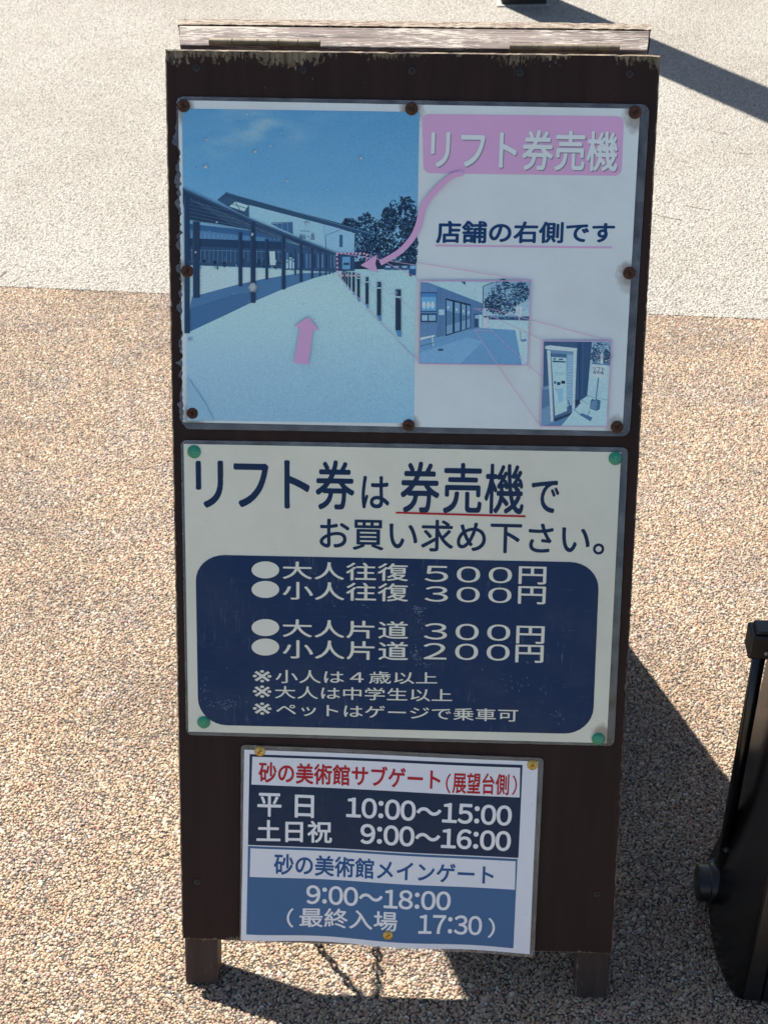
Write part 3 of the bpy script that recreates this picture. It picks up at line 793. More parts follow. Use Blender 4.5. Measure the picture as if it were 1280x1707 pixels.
for x in range(118, 690, 21): P.line([(x, 338), (x, 400)], .5, (116, 150, 188)); P.line([(x, 250+(x-105)*.1), (x, 282)], .5, (150, 180, 208))
P.line([(105, 338), (690, 352)], .7, (104, 138, 178))
rs = np.random.default_rng(21)
for _ in range(70):
    x = rs.uniform(115, 690); y = rs.uniform(370, 420); c = [(30, 46, 76), (60, 92, 134), (126, 160, 196), (20, 32, 54)][rs.integers(4)]; P.rect(x, y, x+rs.uniform(4, 14), y+rs.uniform(6, 18), c)
P.poly([(560, 296), (690, 334), (815, 358), (815, 446), (690, 440), (560, 432)], (50, 76, 116))
for x in range(575, 812, 19): P.rect(x, 352+(x-575)*.05, x+9, 425, (84, 118, 160) if x % 3 else (34, 54, 88))
P.poly([(493, 345), (520, 345), (524, 412), (497, 412)], (190, 208, 224))
for x, h in ((552, 52), (574, 44), (590, 56), (606, 48)): P.rect(x, 430-h, x+12, 428, (168, 194, 218)); P.rect(x+2, 436-h, x+9, 446-h, (70, 100, 146))
# covered walkway
P.poly([(75, 38), (420, 196), (815, 352), (815, 362), (690, 332), (550, 284), (410, 244), (250, 214), (96, 192), (75, 110)], (34, 52, 84))
for k in range(13):
    t = k/13.0; P.line([(100+t*560, 84+t*244), (330+t*430, 226+t*116)], .45 if k < 8 else .3, (96, 120, 152))
for k in range(6):
    y = 100+k*18; P.line([(100, y), (300+k*10, y+50), (640, 312)], .5, (84, 108, 142))
P.line([(75, 42), (420, 200), (815, 356)], 4.2, (50, 76, 112)); P.line([(75, 36), (420, 194), (815, 352)], .9, (120, 152, 184))
for x0, y0, x1, y1 in ((82, 80, 108, 742), (123, 200, 156, 570), (343, 252, 362, 515), (402, 200, 426, 595), (473, 285, 487, 482), (552, 262, 571, 530), (638, 295, 653, 493), (613, 330, 622, 460), (694, 320, 705, 476), (733, 338, 741, 466), (762, 345, 769, 461), (783, 350, 788, 457), (800, 352, 804, 453)):
    P.poly([(x0, y0), (x1, y0+4), (x1+1, y1), (x0+1, y1)], (32, 50, 82)); P.line([(x0+2, y0), (x0+3, y1)], .6, (66, 92, 128))
# bollards and rope
bl = [(1117, 530, 727, 26), (1024, 493, 655, 20), (966, 470, 600, 15), (925, 455, 570, 13), (901, 447, 541, 11), (882, 446, 522, 9), (868, 444, 506, 8), (857, 440, 492, 7), (848, 436, 480, 6)]
for (xa, ya, yb, wa), (xc, yc, yd, wc) in zip(bl, bl[1:]):
    P.line([(xa, ya+22), ((xa+xc)/2, (ya+yc)/2+40), (xc, yc+14)], .35, (120, 150, 182))
P.line([(1203, 720), (1030, 560), (900, 470)], .5, (140, 172, 202)); P.line([(1200, 860), (960, 620)], .5, (132, 150, 184))
for x, y0, y1, w_ in bl:
    h = y1-y0; P.poly([(x-w_/2, y1), (x+w_/2, y1), (x+w_*.6, y1+h*.17), (x-w_*.1, y1+h*.15)], (82, 132, 186))
    P.rect(x-w_/2, y0, x+w_/2, y1, (30, 44, 70)); P.rect(x-w_/2, y0+h*.16, x+w_/2, y0+h*.20, (170, 194, 214)); P.rect(x-w_/2, y0+h*.03, x-w_*.1, y0+h*.12, (90, 116, 150))
P.poly([(96, 950), (190, 1090), (225, 1166), (98, 1163)], (143, 176, 203))
# route marks over the photo
for (a, b_) in (((818, 354), (965, 356)), ((820, 356), (824, 458)), ((965, 356), (966, 434)), ((824, 462), (940, 462))):
    n = int(max(abs(b_[0]-a[0]), abs(b_[1]-a[1]))/18)
    for k in range(n):
        t0, t1 = k/n, (k+.55)/n; P.line([(a[0]+(b_[0]-a[0])*t0, a[1]+(b_[1]-a[1])*t0), (a[0]+(b_[0]-a[0])*t1, a[1]+(b_[1]-a[1])*t1)], 2.8, (226, 158, 192))
P.line([(822, 352), (1206, 412)], .8, (206, 158, 196)); P.line([(966, 356), (1206, 470)], .8, (206, 158, 196)); P.line([(826, 462), (1194, 862)], .8, (196, 160, 198)); P.line([(966, 436), (1200, 640)], .6, (190, 168, 204))
P.p.append(ps.row('丘', Z3(694, 0)[0], Z3(713, 0)[0], Z3(0, 287)[1], Z3(0, 288)[1], 10, .01, .03)); P.c.append(rgb(40, 64, 100, KP))
P.p.append(ps.row('砂の', Z3(640, 0)[0], Z3(668, 0)[0], Z3(0, 286)[1], Z3(0, 287)[1], 8, .01, .03)); P.c.append(rgb(50, 76, 112, KP))
P.line([(640, 246), (686, 248)], .8, (70, 98, 136)); P.line([(672, 274), (690, 275)], .8, (70, 98, 136))
rs = np.random.default_rng(77)                           # water spots and bubbles on the old print
def spot(x, y, r, c, k=9):
    return poly([(x+r*rs.uniform(.5, 1.2)*math.cos(2*math.pi*i/k), y+r*rs.uniform(.5, 1.2)*math.sin(2*math.pi*i/k)) for i in range(k)])
for x, y, r in ((344.5, 232, 2.6), (343, 278, 4), (426, 252, 3.6), (451, 242.5, 2.6), (468, 221, 2.2), (488, 228, 2), (479, 301, 2.8), (602, 263, 3.4), (412, 190, 2.6), (546, 315, 2.4), (362, 370, 2.4), (512, 372, 4), (421, 390, 3.4), (318, 566, 4), (327, 420, 2.2)):
    P.p.append(spot(x, y, r, 0)); P.c.append(rgb(138, 164, 184, KP)); P.p.append(spot(x+r*.2, y+r*.25, r*.55, 0)); P.c.append(rgb(186, 198, 202, KP)); P.p.append(spot(x-r*.4, y-r*.4, r*.3, 0)); P.c.append(rgb(104, 118, 128, KP))
P.p.append(spot(422, 479, 9, 0, 14)); P.c.append(rgb(128, 142, 150, KP)); P.p.append(spot(422, 478, 6.5, 0, 14)); P.c.append(rgb(168, 182, 188, KP))
for _ in range(90):
    x, y = rs.uniform(315, 690), rs.uniform(195, 695); P.p.append(spot(x, y, rs.uniform(.4, 1.0), 0, 6)); P.c.append(rgb(*((96, 112, 124) if rs.random() < .5 else (190, 202, 208)), KP))
P.build(ps, .0006)

def inset1():
    I = Print(Z4)
    I.grad([(113, 190), (623, 190), (607, 576), (109, 569)], [(0, (176, 200, 218), (120, 152, 184)), (.45, (170, 194, 216), (176, 200, 220)), (.6, (176, 200, 220), (186, 206, 222)), (1, (166, 192, 216), (180, 204, 222))])
    I.foliage([(520, 250, 92, 54), (500, 260, 60, 80), (580, 240, 36, 46), (450, 290, 40, 40), (490, 310, 80, 34)], 1100, 6.5, [(44, 68, 102), (58, 86, 124), (32, 52, 82), (78, 108, 146)], 11)
    I.foliage([(470, 250, 60, 50), (570, 280, 50, 60)], 150, 4, [(150, 178, 204), (120, 150, 182)], 12)
    I.poly([(405, 350), (618, 352), (617, 372), (405, 366)], (60, 88, 124))
    for x in (436, 470, 520): I.rect(x, 346, x+34, 362, (120, 150, 184)); I.rect(x+4, 356, x+30, 364, (40, 62, 96))
    I.poly([(109, 569), (110, 470), (230, 440), (380, 405), (552, 416), (582, 576)], (106, 148, 192)); I.poly([(111, 566), (111, 520), (330, 450), (400, 470), (300, 570)], (124, 164, 204))
    I.poly([(114, 194), (150, 196), (400, 292), (402, 400), (230, 440), (110, 470)], (84, 116, 160)); I.poly([(113, 196), (145, 196), (190, 214), (188, 450), (110, 470)], (96, 128, 172))
    I.poly([(150, 192), (330, 192), (448, 196), (406, 212), (400, 292)], (178, 200, 218)); I.poly([(300, 192), (322, 192), (322, 208)], (50, 74, 110))
    for x in (148, 206, 262): I.line([(x, 200+(x-150)*.36), (x, 440)], .5, (66, 96, 138))
    I.line([(404, 212), (402, 318)], 1.4, (36, 56, 88)); I.line([(404, 212), (450, 196)], 1.2, (36, 56, 88))
    I.rect(114, 240, 190, 332, (48, 76, 118)); I.rect(117, 246, 186, 326, (104, 164, 214))
    for x in (122, 142, 162): I.p.append(ellipse(*Z4(x+8, 300), 3, 6)); I.c.append(rgb(196, 220, 234, KP))
    I.rect(117, 246, 186, 262, (70, 124, 184)); I.rect(114, 338, 190, 380, (40, 64, 102)); I.rect(120, 346, 146, 372, (150, 182, 208)); I.rect(152, 346, 184, 372, (140, 172, 202)); I.rect(198, 320, 224, 346, (172, 196, 216))
    I.poly([(230, 268), (346, 296), (346, 404), (230, 444)], (26, 42, 72))
    for a, b_, y0, y1, y2, y3 in ((234, 262, 276, 284, 428, 436), (272, 296, 286, 292, 418, 424), (304, 322, 294, 300, 410, 416), (328, 343, 300, 304, 402, 408)):
        I.poly([(a, y0), (b_, y1), (b_, y2), (a, y3)], (118, 152, 190)); I.poly([(a, y0+50), (b_, y1+46), (b_, y2-40), (a, y3-40)], (84, 118, 160)); I.rect(a+4, y0+28, a+12, y0+40, (184, 204, 220))
    I.poly([(362, 340), (380, 340), (380, 402), (362, 402)], (46, 70, 108)); I.rect(384, 345, 400, 402, (178, 202, 220)); I.rect(404, 358, 428, 404, (196, 214, 226)); I.rect(366, 346, 384, 362, (150, 176, 204))
    I.poly([(112, 450), (178, 438), (184, 444), (112, 464)], (196, 212, 224)); I.line([(168, 446), (174, 490)], 2, (188, 206, 220)); I.line([(112, 490), (176, 474)], 1.2, (70, 96, 132)); I.p.append(ellipse(*Z4(207, 507), 5, 2)); I.c.append(rgb(60, 88, 126, KP))
    I.poly([(550, 308), (584, 306), (580, 356), (562, 352)], (204, 218, 230)); I.line([(566, 352), (600, 450)], 1.4, (196, 212, 226)); I.line([(574, 420), (578, 462)], .9, (80, 110, 150)); I.poly([(574, 462), (600, 456), (606, 466), (584, 470)], (92, 130, 176))
    for x in (562, 570): I.line([(x, 314), (x+3, 346)], .8, (130, 160, 196))
    for k in range(6):
        I.rect(360+k*12, 314, 366+k*12, 319, (214, 146, 184)); I.rect(362+k*11, 414, 367+k*11, 420, (214, 156, 192))
        I.rect(416+(k % 2)*6, 340+k*12, 421+(k % 2)*6, 346+k*12, (210, 150, 186))
    for a, b_ in (((436, 316), (622, 368)), ((372, 318), (616, 432)), ((432, 410), (612, 578)), ((362, 410), (470, 578))): I.line([a, b_], .8, (208, 160, 198))
    I.build(ps, .0026)
    f = [(113, 188), (625, 188), (608, 578), (107, 571), (113, 188)]
    return merge([stroke([Z4(*a), Z4(*b_)], 1.5) for a, b_ in zip(f, f[1:])])
def inset2():
    I = Print(Z4)
    I.grad([(682, 467), (995, 468), (974, 861), (669, 858)], [(0, (150, 180, 206), (130, 160, 190)), (.35, (176, 200, 218), (186, 206, 220)), (1, (150, 182, 208), (168, 196, 218))])
    I.foliage([(950, 510, 44, 40), (925, 540, 26, 36), (975, 540, 20, 34)], 420, 5, [(40, 62, 96), (60, 88, 124), (30, 48, 78), (96, 126, 160)], 31)
    I.poly([(905, 566), (990, 568), (988, 580), (904, 580)], (92, 122, 160))
    I.poly([(684, 468), (846, 470), (850, 745), (830, 800), (676, 858)], (58, 84, 122)); I.poly([(836, 470), (906, 471), (884, 720), (848, 744)], (48, 74, 114)); I.line([(850, 472), (848, 740)], 1.2, (26, 42, 70)); I.line([(866, 472), (860, 736)], .8, (70, 98, 138))
    I.poly([(676, 680), (722, 668), (724, 850), (672, 858)], (112, 142, 176)); I.line([(676, 700), (722, 690)], .9, (70, 98, 134)); I.poly([(676, 690), (720, 690), (720, 760), (674, 780)], (84, 116, 154))
    I.poly([(690, 490), (712, 486), (838, 500), (836, 516), (704, 506), (690, 502)], (196, 210, 222)); I.poly([(704, 506), (836, 516), (826, 530), (712, 522)], (110, 138, 170))
    I.poly([(698, 508), (714, 512), (728, 836), (716, 838)], (198, 212, 224)); I.poly([(820, 516), (836, 516), (826, 786), (814, 800)], (190, 206, 220))
    I.poly([(714, 522), (820, 528), (814, 796), (728, 826)], (70, 100, 138)); I.poly([(790, 526), (820, 530), (814, 760), (790, 772)], (150, 178, 204))
    for k in range(18): I.line([(791, 534+k*13), (818, 536+k*12.6)], .5, (104, 134, 168))
    I.poly([(718, 540), (788, 544), (790, 790), (736, 812)], (180, 206, 226)); I.poly([(724, 556), (784, 560), (784, 566), (724, 564)], (50, 74, 110))
    for y in (612, 618): I.line([(732, y), (784, y+2)], .5, (120, 150, 184))
    I.rect(730, 652, 740, 664, (60, 84, 118)); I.rect(744, 656, 760, 670, (40, 60, 94)); I.rect(764, 650, 782, 664, (28, 44, 72)); I.poly([(744, 690), (774, 684), (772, 740), (752, 752)], (146, 184, 214)); I.rect(752, 548, 772, 554, (40, 62, 96)); I.rect(726, 546, 740, 552, (40, 62, 96))
    I.poly([(728, 828), (814, 796), (816, 806), (734, 840)], (36, 54, 84)); I.poly([(734, 840), (816, 806), (760, 860), (676, 860)], (88, 122, 162))
    I.poly([(820, 790), (884, 722), (978, 700), (974, 860), (764, 860)], (178, 204, 222)); I.line([(884, 720), (978, 740)], .8, (110, 142, 178)); I.line([(850, 736), (910, 770)], .7, (120, 150, 184))
    I.poly([(826, 742), (848, 736), (852, 756), (834, 766)], (30, 46, 74)); I.line([(796, 740), (806, 782)], 1.4, (44, 66, 100))
    I.rect(945, 524, 958, 572, (196, 204, 216)); I.rect(948, 530, 954, 550, (196, 150, 180))
    I.line([(936, 636), (924, 738)], 2.0, (92, 122, 160)); I.poly([(900, 744), (908, 732), (916, 738), (932, 736), (946, 742), (942, 782), (926, 790), (896, 778)], (70, 98, 134)); I.poly([(904, 746), (930, 740), (926, 786), (898, 776)], (100, 130, 166))
    I.poly([(846, 806), (862, 800), (908, 820), (900, 838)], (74, 106, 148)); I.line([(896, 786), (886, 812)], 1.0, (74, 106, 148)); I.line([(818, 780), (856, 808)], .8, (80, 112, 152))
    I.poly([(905, 573), (974, 578), (968, 638), (902, 634)], (196, 214, 228)); I.p.append(ps.row('リフト', *[Z4(x, 0)[0] for x in (911, 964)], *[Z4(0, y)[1] for y in (603, 606)], 6.5, .01, .03)); I.c.append(rgb(34, 62, 112, KP))
    I.p.append(ps.row('券売機', *[Z4(x, 0)[0] for x in (911, 960)], *[Z4(0, y)[1] for y in (619, 621)], 5.5, .01, .02)); I.c.append(rgb(34, 62, 112, KP))
    I.build(ps, .0026)
    f = [(682, 465), (997, 467), (975, 862), (668, 860), (682, 465)]
    return merge([stroke([Z4(*a), Z4(*b_)], 1.5) for a, b_ in zip(f, f[1:])])
fr1, fr2 = inset1(), inset2()
lines = [stroke([Z4(*a), Z4(*b_)], 1.0) for a, b_ in (((95, 103), (625, 188)), ((95, 182), (113, 190)), ((86, 520), (107, 570)), ((622, 368), (997, 467)), ((616, 432), (682, 465)), ((612, 578), (672, 628)), ((470, 578), (668, 860)))]
ps.build('inset_outline', [merge([fr1, fr2]+lines)], INK_PINK, .0033)
ps.build('pink_label', [rounded([(703.5, 190), (1039, 194), (1035, 293), (706, 288.5)], .035, .115, 20, 10)], INK_PINK, .0006)
T = ps.row('リフト券売機', 718, 1029, 281, 286, 67, .018, .034)
ps.build('lettering', [(T[0]+np.array([1.4, 1.8]), T[1])], INK_SHADE, .0009)
ps.build('lettering', [T], INK_WHITE, .0011)
ps.build('lettering', [ps.row('店舗の右側です', 727, 1024, 405.5, 405, (38, 35), .016, .044)], INK_TEXT2, .0006)
ps.build('underline', [stroke([(725.5, 409), (1019, 412.5)], 3.0)], INK_PINK, .0006)
arrow = bez([(771, 289), (752, 294), (728, 315), (709, 338), (702, 356), (697, 376), (686, 398), (665, 420), (634, 438)], 64)
ps.build('curved_arrow', [merge([stroke(arrow, [8.5+2*math.sin(i/len(arrow)*3) for i in range(len(arrow))]), poly([(601.4, 441.5), (629, 423.5), (626, 439), (630.5, 454.7)])])], INK_PINK, .0031)
ps.build('straight_arrow', [poly([Z3(613, 884), Z3(683, 892), Z3(705, 724), Z3(735, 728), Z3(682, 661), Z3(611, 708), Z3(641, 713)])], INK_PINK, .0031)

# ---- 2. the price notice ----------------------------------------------------
PRICE_Q = [(302, 733), (1046.5, 745.5), (1023, 1243), (311, 1224.5)]
def wave2(u, v): return .0004*math.sin(14*u+.5)*math.sin(19*v+1)
pn = Notice('price_notice', 'cream laminated notice with navy price panel and green tacks, middle of the board', PRICE_Q, .0018, wave2)
pn.build('laminate_film', [rounded(PRICE_Q, .014, .022, 30, 24)], FILM, 0, thick=.0003)
pn.build('paper', [rounded([(307, 739.5), (1034.5, 753.5), (1010.5, 1238), (315, 1218.5)], 0, 0, 30, 24)], mat_paper('price paper', rgb(209, 208, 190, KP), [pn.loc((1003, 1224))], grime=.16), .0003)
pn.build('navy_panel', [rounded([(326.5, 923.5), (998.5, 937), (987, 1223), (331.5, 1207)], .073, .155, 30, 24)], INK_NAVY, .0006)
HEAD = [('リ', 327, 767, 373, 845.6), ('フ', 390, 772, 448, 845), ('ト', 474, 767, 516.6, 847.5), ('券', 526.6, 767, 590.6, 849), ('は', 603, 793, 649, 847),
        ('券', 668, 769, 732, 854), ('売', 739, 771, 803, 855), ('機', 807.6, 772.5, 873, 856), ('で', 885, 800.5, 931, 854.5)]
pn.build('lettering', [pn.chars(HEAD, .02, .036)], INK_TEXT, .0006)
pn.build('underline', [stroke([(660, 853.8), (875.6, 860)], 3.2)], INK_RED, .0009)
pn.build('lettering', [pn.row('お買い求め下さい。', 533, 1007, 914.5, 925, 53, .018, .030)], INK_TEXT, .0006)
rows = []
for (cy, y0, y1, yd0, yd1, ye, kanji, num, x5, xe) in (
        (949, 935.6, 965, 942.5, 969, 973, '大人往復', '５００', (708, 853), (864, 910)), (981.5, 969, 999, 976.6, 1002, 1006, '小人往復', '３００', (708, 852), (863, 909)),
        (1045, 1032, 1061.5, 1038, 1065, 1072, '大人片道', '３００', (706.6, 850), (860, 907)), (1077.5, 1066, 1097, 1071, 1098, 1103.5, '小人片道', '２００', (706, 849), (858.5, 905.5))):
    rows.append(ellipse(443, cy, 23, 14.2))
    s = .02
    w5 = (x5[1]-x5[0])/3.74
    dg = [(c, x5[0]+(x5[1]-x5[0]-w5)*k/2, yd0+s*53*k, x5[0]+(x5[1]-x5[0]-w5)*k/2+w5, yd1+s*53*k) for k, c in enumerate(num)]
    rows[-1] = merge([rows[-1], pn.row(kanji, 472, 680, y1-1, y1+s*208-1, y1-y0, .014, .022), pn.chars(dg, .012, .016), pn.row('円', xe[0], xe[1], ye-.5, ye+.5, 29.5, .014, .024)])
for t, x0, x1, b0, b1, h in (('小人は４歳以上', 460, 729, 1137, 1139, (22.5, 19.5)), ('大人は中学生以上', 459, 753.5, 1162.5, 1168.5, 21), ('ペットはゲージで乗車可', 461, 863, 1191, 1202, 21)):
    rows.append(merge([pn.chars([('※', 422, b0-21, 453, b0-.5)], .0, .002), pn.row(t, x0, x1, b0+.6, b1, h, .012, .02)]))
rs = np.random.default_rng(13); sc = []  # scratches, and glare of the wrinkled laminate painted as pale strokes
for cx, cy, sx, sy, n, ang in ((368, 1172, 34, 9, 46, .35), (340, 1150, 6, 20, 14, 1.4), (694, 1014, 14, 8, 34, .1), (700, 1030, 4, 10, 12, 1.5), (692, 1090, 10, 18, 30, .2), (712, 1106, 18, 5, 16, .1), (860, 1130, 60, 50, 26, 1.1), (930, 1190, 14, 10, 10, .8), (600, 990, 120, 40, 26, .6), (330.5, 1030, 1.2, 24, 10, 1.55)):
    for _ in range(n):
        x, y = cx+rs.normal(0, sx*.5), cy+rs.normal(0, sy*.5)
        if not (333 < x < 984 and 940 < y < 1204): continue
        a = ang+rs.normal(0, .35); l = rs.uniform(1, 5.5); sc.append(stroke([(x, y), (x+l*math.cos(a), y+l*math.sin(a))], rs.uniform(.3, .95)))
pn.build('scratches_and_glare', [merge(sc)], mat_paper('whitened scratch and painted glare', rgb(104, 118, 138, KP), grime=.0), .0011)
for r in rows: pn.build('lettering', [r], INK_CREAM, .0009)

# ---- 3. the opening-hours notice --------------------------------------------
Z7 = lambda x, y: (280+x/2, 1220+y/2)
HOURS_Q = [Z7(245, 40), Z7(1252, 86), Z7(1219, 742), Z7(243, 691)]
def wave3(u, v):
    t = max(0.0, min(1.0, (.27-v)/.27))
    return .0034*(1+math.sin(30*u+1.2))*t*t+.0009*(1+math.sin(21*u-.5))+.0006*math.sin(40*v)
hn = Notice('opening_hours_notice', 'small wavy laminated sheet of opening hours with blue panels, lowest on the board', HOURS_Q, .0018, wave3)
hn.build('laminate_film', [rounded(HOURS_Q, .014, .022, 30, 24)], FILM, 0, thick=.0003)
W3 = mat_paper('hours paper', rgb(212, 214, 222, KP), grime=.05); N3 = mat_paper('hours navy', rgb(20, 40, 66, KP), grime=.05, scuff=.12); B3 = mat_paper('hours blue', rgb(62, 98, 136, KP), grime=.04)
hn.build('paper', [rounded([Z7(256, 56), Z7(1233, 97), Z7(1204, 731), Z7(247, 682)], 0, 0, 30, 24)], W3, .0003)
def quad(pts): return rounded([Z7(*p) for p in pts], 0, 0, 30, 12)
hn.build('navy_panel', [quad([(274, 71), (1181, 108), (1167, 416), (269, 371)])], N3, .0006)
hn.build('blue_panel', [quad([(269, 375), (1164, 420), (1150, 713), (265, 663)])], B3, .0006)
for q_ in ([(283, 79), (1173, 117), (1171, 215), (280, 171)], [(277, 382), (1158, 427), (1155, 521), (275, 476)]): hn.build('title_strip', [quad(q_)], W3, .0009)
def z7row(t, x0, x1, b0, b1, h, e, dl): return hn.row(t, *(Z7(x, 0)[0] for x in (x0, x1)), *(Z7(0, y)[1] for y in (b0, b1)), h/2 if not isinstance(h, tuple) else (h[0]/2, h[1]/2), e, dl)
INK_BLUE = mat_paper('blue lettering', rgb(34, 80, 128, KP), grime=.03); INK_W3 = mat_paper('white lettering', rgb(222, 224, 232, KP), grime=.04)
hn.build('lettering', [z7row('砂の美術館サブゲート', 304, 908, 164, 190, 69, .008, .03), ], INK_RED, .0012)
hn.build('lettering', [merge([z7row('（', 926, 942, 199, 200, 64, .005, .012), z7row('展望台側', 948, 1136, 200, 207, 70, .008, .026), z7row('）', 1147, 1162, 206, 207, 64, .005, .012)])], INK_RED, .0012)
hn.build('lettering', [z7row('平', 300, 380, 276, 279, 78, .008, .026)], INK_W3, .0009); hn.build('lettering', [z7row('日', 424, 488, 281, 284, 76, .008, .026)], INK_W3, .0009)
hn.build('lettering', [z7row('10:00〜15:00', 595, 1145, 281, 309, 67, .0, .026)], INK_W3, .0009)
hn.build('lettering', [z7row('土日祝', 297, 548, 361, 368, 74, .008, .026)], INK_W3, .0009)
hn.build('lettering', [z7row('9:00〜16:00', 642, 1142, 369, 394, 67, .0, .026)], INK_W3, .0009)
hn.build('lettering', [z7row('砂の美術館メインゲート', 355, 1085, 470, 506, (70, 64), .008, .028)], INK_BLUE, .0012)
hn.build('lettering', [z7row('9:00〜18:00', 462, 942, 569, 589, 62, .0, .022)], INK_W3, .0009)
hn.build('lettering', [merge([z7row('（', 398, 420, 645, 645, 63, .004, .012), z7row('最終入場', 440, 765, 645, 655, 64, .008, .022), z7row('17:30', 835, 1046, 663, 673, 64, .0, .02), z7row('）', 1066, 1089, 680, 681, 66, .004, .012)])], INK_W3, .0009)
bpy.data.objects.remove(_to)

# ------------------------------------------------------------------ tacks and rusty screw caps
def tack(name, px, py, notice, z, prof, mats, label, cat, group, marks=2):
    u, v = uv(px, py); du, dv = u-notice.u0, v-notice.v0
    base = notice.root.matrix_world.translation - BO
    h = base.dot(BN) + notice.wave(du, dv) + z
    o_m = BMAT @ Matrix.Translation((u, v, h)) @ Matrix.Rotation(random.uniform(0, 3), 4, 'Z')
    bm = bmesh.new(); add_lathe(bm, prof, 26); nl = len(bm.faces)
    r, ht = prof[0][0], max(p[1] for p in prof)
    for k in range(marks):
        a = random.uniform(0, 3); vs = add_box(bm, (-r*.5, -r*.07, ht-.0006), (r*.45, r*.07, ht+.00012*(k+1)))
        for q in vs: q.co = Matrix.Rotation(a, 4, 'Z') @ q.co
    for q in bm.verts:
        q.co.x *= 1+random.uniform(-.02, .02); q.co.y *= 1+random.uniform(-.02, .02)
    bm.faces.ensure_lookup_table()
    for f in bm.faces[nl:]: f.material_index = 1
    o = bm_obj(name, bm, mats); o.matrix_world = o_m
    for f in o.data.polygons: f.use_smooth = len(f.vertices) == 4 and f.area < 1e-5
    return tag(o, label, cat, group)
GMARK = plain('worn green tack face', rgb(70, 160, 128), .5)
YMARK = plain('tarnish on brass tack', rgb(120, 92, 44), .5, .4)
R1 = [(.0078, -.001), (.0078, .0012), (.0072, .0021), (.0045, .0026), (.0018, .0022), (0, .0020)]
where = ['at top left corner of walkway poster, beside its printed sky', 'at top middle of walkway poster, left of the pink label', 'at top right corner of walkway poster, above the pink label',
         'halfway up left edge of walkway poster, by the torn film', 'halfway up right edge of walkway poster', 'at bottom left corner of walkway poster, above a green tack',
         'at bottom middle of walkway poster, under the large photo', 'at bottom right corner of walkway poster, beside the ticket machine photo']
for (px, py), t in zip(RUSTY, where):
    tack('rusty_screw', px, py, ps, .0003, R1, [RUST, SLOT], 'rusty screw head '+t, 'screw', 'rusty screws holding the poster')
G1 = [(.0088, -.001), (.0088, .0008), (.0078, .0018), (.005, .0025), (0, .0028)]
for (px, py), t in zip(((324.5, 752.5), (1025, 763.5), (340.5, 1203), (996.5, 1231)), ('at top left corner of price notice, above its first big letter', 'at top right corner of price notice, below a rusty screw', 'at bottom left corner of price notice, touching its navy panel', 'at bottom right corner of price notice, on stained paper')):
    tack('green_tack', px, py, pn, .0005, G1, [GREEN, GMARK], 'green tack '+t, 'tack', 'green tacks holding the price notice')
Y1 = [(.0072, -.001), (.0072, .0006), (.0062, .0014), (.003, .0019), (0, .002)]
for (px, py), t in zip(((434, 1250.5), (887, 1274), (647, 1553.5)), ('at the top left corner of the opening hours sheet', 'at the top right corner of the opening hours sheet', 'low in the blue field of the opening hours sheet')):
    tack('brass_tack', px, py, hn, .0008, Y1, [BRASS, YMARK], 'golden tack '+t, 'tack', 'golden tacks holding the opening hours sheet')

# ------------------------------------------------------------------ dry pine needles lying on the paving
NEEDLE = plain('dry pine needle', rgb(140, 120, 84), .7, 0, .2, 200)
for (x0, y0, x1, y1), lab in (((1179, 214, 1214, 225), 'dry tan pine needle on white paving, nearest to the shadow of the post'), ((1230, 255, 1254, 256), 'short dry pine needle on white paving, well right of the board'),
                              ((1138, 342, 1182, 350), 'long dry pine needle on white paving, right of a longer one touching the board edge'), ((1086, 355, 1137, 367), 'dry pine needle on white paving, reaching behind the right edge of the board'),
                              ((0, 462, 12, 450), 'dry pine needle on white paving, near the joint left of the sign'), ((113, 1157, 140, 1143), 'dry pine needle on the pebbled paving, left of the sign')):
    zz = .0009 if y0 < 500 else .0022
    a, b = ground(x0, y0, zz), ground(x1, y1, zz); c = (a+b)/2; side = Vector((-(b-a).y, (b-a).x, 0))*random.uniform(-.08, .08)
    bm = bmesh.new(); add_tube(bm, [a-c, (a-c)*.5+side*.75, side, (b-c)*.5+side*.75+Vector((0, 0, .0006)), b-c], .0008, 6)
    o = bm_obj('pine_needle', bm, NEEDLE, smooth=True); o.location = c; tag(o, lab, 'pine needle', 'fallen pine needles')

# ------------------------------------------------------------------ post behind the sign
pa, pb = ground(833, 10), ground(908, 9)
pw = (pb-pa).length
pm = Matrix.Rotation(math.atan2(pb.y-pa.y, pb.x-pa.x), 4, 'Z'); pm.translation = pa.lerp(pb, .5)+Vector((0, pw/2, 0))
post = empty('walkway_post', pm)
tag(post, 'dark square post standing on the white paving behind the sign, only its foot in view', 'post')
bm = bmesh.new(); add_box(bm, (-pw/2, -pw/2, -.01), (pw/2, pw/2, 3.0)); bm_obj('shaft', bm, POST, post, bevel=.006)
bm = bmesh.new(); add_box(bm, (-pw/2-.02, -pw/2-.016, -.01), (pw/2+.012, pw/2+.012, .006)); bm_obj('mortar_collar', bm, MORTAR, post, bevel=.004)
bm = bmesh.new(); add_box(bm, (-pw/2-.008, -pw/2-.008, 3.0005), (pw/2+.008, pw/2+.008, 3.014)); bm_obj('cap_plate', bm, POST, post, bevel=.003)

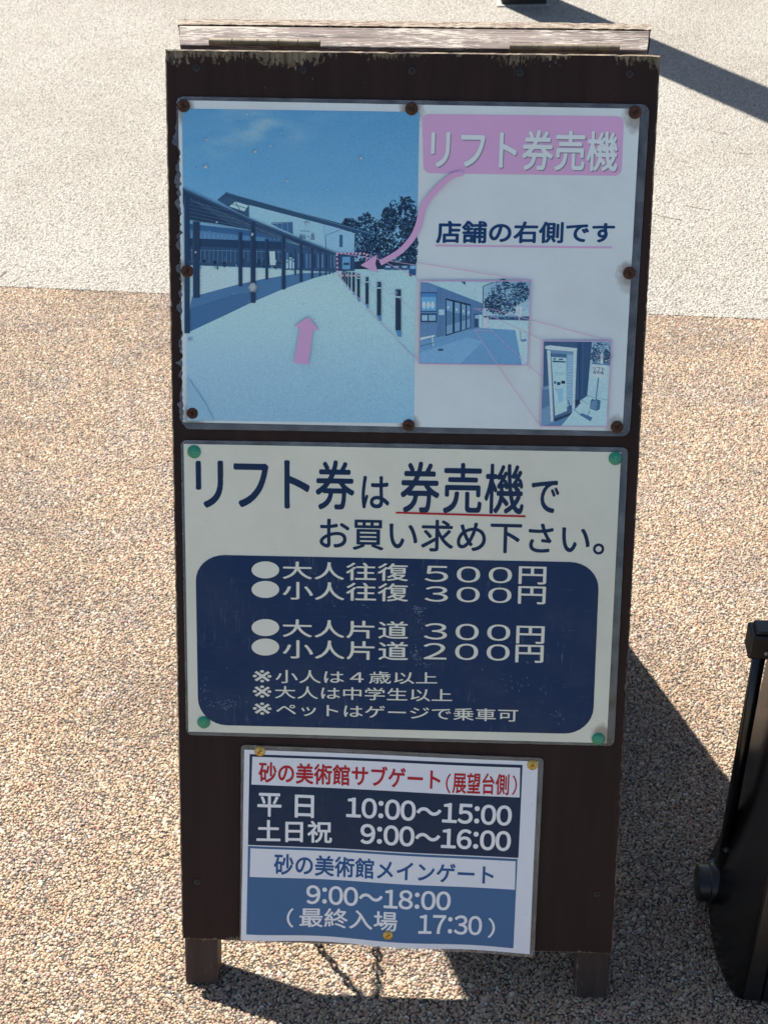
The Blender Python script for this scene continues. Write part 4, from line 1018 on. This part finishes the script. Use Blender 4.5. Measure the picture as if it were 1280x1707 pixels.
# ------------------------------------------------------------------ black plastic stand at the right
bx = Vector((.62, .15, 0))
st = empty('plastic_stand', Matrix.Translation(bx))
tag(st, 'black moulded plastic stand with upright side rod and round stub beside the sign', 'plastic stand')
def plan(grow, z, xl):
    """footprint at one height: rounded front-left corner, flat front"""
    P = []
    cx, cy, rx, ry = .486, .10, .486-xl, .11
    for k in range(9):
        a = math.pi+k*math.pi/16; P.append((cx+rx*math.cos(a), cy+ry*math.sin(a)+0.0))
    x1, y1, y0 = .80-grow, .31-grow, -.010+grow*.15
    P += [(.74, y0), (x1-.012, .04), (x1, .1), (x1, .22), (x1-.05, y1), (.56, y1), (xl+.035, y1-.03), (xl+.004, .22)]
    return [Vector((x, y, z))-bx for x, y in P]
bm = bmesh.new(); rings = []
for z, xl, g in ((.0, .458, .0), (.012, .455, -.001), (.05, .464, 0), (.085, .471, .004), (.16, .479, .008), (.26, .4875, .012), (.5, .4945, .02), (.70, .4975, .028), (.74, .505, .045), (.755, .53, .09)):
    rings.append([bm.verts.new(p) for p in plan(g, z, min(xl, .4835) if False else xl)])
for a, b in zip(rings, rings[1:]):
    for i in range(len(a)): bm.faces.new((a[i], a[(i+1) % len(a)], b[(i+1) % len(b)], b[i]))
bm.faces.new(rings[0]); bm.faces.new(rings[-1])
bd = bm_obj('body', bm, BLACK, st, bevel=.003)
for f in bd.data.polygons: f.use_smooth = len(f.vertices) == 4
bm = bmesh.new()                                          # flat front panel and its ribs, 3 mm proud
add_box(bm, (.487-bx.x, -.0150-bx.y, .004), (.5105-bx.x, -.008-bx.y, .70)); add_box(bm, (.5125-bx.x, -.0165-bx.y, .004), (.735-bx.x, -.008-bx.y, .70))
bm_obj('front_panel', bm, BLACK2, st, bevel=.002)
for xr in (.530, .705):
    bm = bmesh.new(); add_box(bm, (xr-bx.x, -.0205-bx.y, .03), (xr+.006-bx.x, -.0163-bx.y, .66)); bm_obj('rib', bm, BLACK2, st, bevel=.0015)
bm = bmesh.new(); add_tube(bm, [Vector((.4745, .18, .055))-bx, Vector((.4745, .18, .52))-bx], .0088, 16); bm_obj('side_rod', bm, BLACK, st, smooth=True)
bm = bmesh.new()
MX = Matrix.Translation(Vector((.5045, .168, .037))-bx) @ Matrix.Rotation(-math.pi/2, 4, 'Y')
add_lathe(bm, [(0, 0), (.0305, 0), (.0305, .046), (.0295, .0475), (.0275, .048), (.0275, .062), (.0265, .0645), (.02, .0658), (0, .066)], 36, MX)
o = bm_obj('side_stub', bm, BLACK2, st, bevel=.0008)
for f in o.data.polygons: f.use_smooth = len(f.vertices) == 4
bm = bmesh.new()
add_lathe(bm, [(.0285, .0), (.022, .0), (.012, .02), (.0095, .05), (.0095, .06), (0, .06)], 20, Matrix.Translation(Vector((.4775, .178, .05))-bx)); bm_obj('rod_socket', bm, BLACK, st, smooth=True)
bm = bmesh.new(); add_box(bm, (.456-bx.x, .163-bx.y, .478), (.500-bx.x, .197-bx.y, .516)); add_box(bm, (.462-bx.x, .166-bx.y, .516), (.500-bx.x, .194-bx.y, .522))
cl = bm_obj('rod_clamp', bm, BLACK2, st, bevel=.004)
bm = bmesh.new(); add_lathe(bm, [(.0032, 0), (.0032, .0012), (0, .0018)], 14, Matrix.Translation(Vector((.479, .1625, .490))-bx) @ Matrix.Rotation(math.pi/2, 4, 'X')); bm_obj('clamp_screw', bm, plain('clamp screw steel', (.3, .3, .3, 1), .4, .6), cl)
bpy.context.view_layer.update()
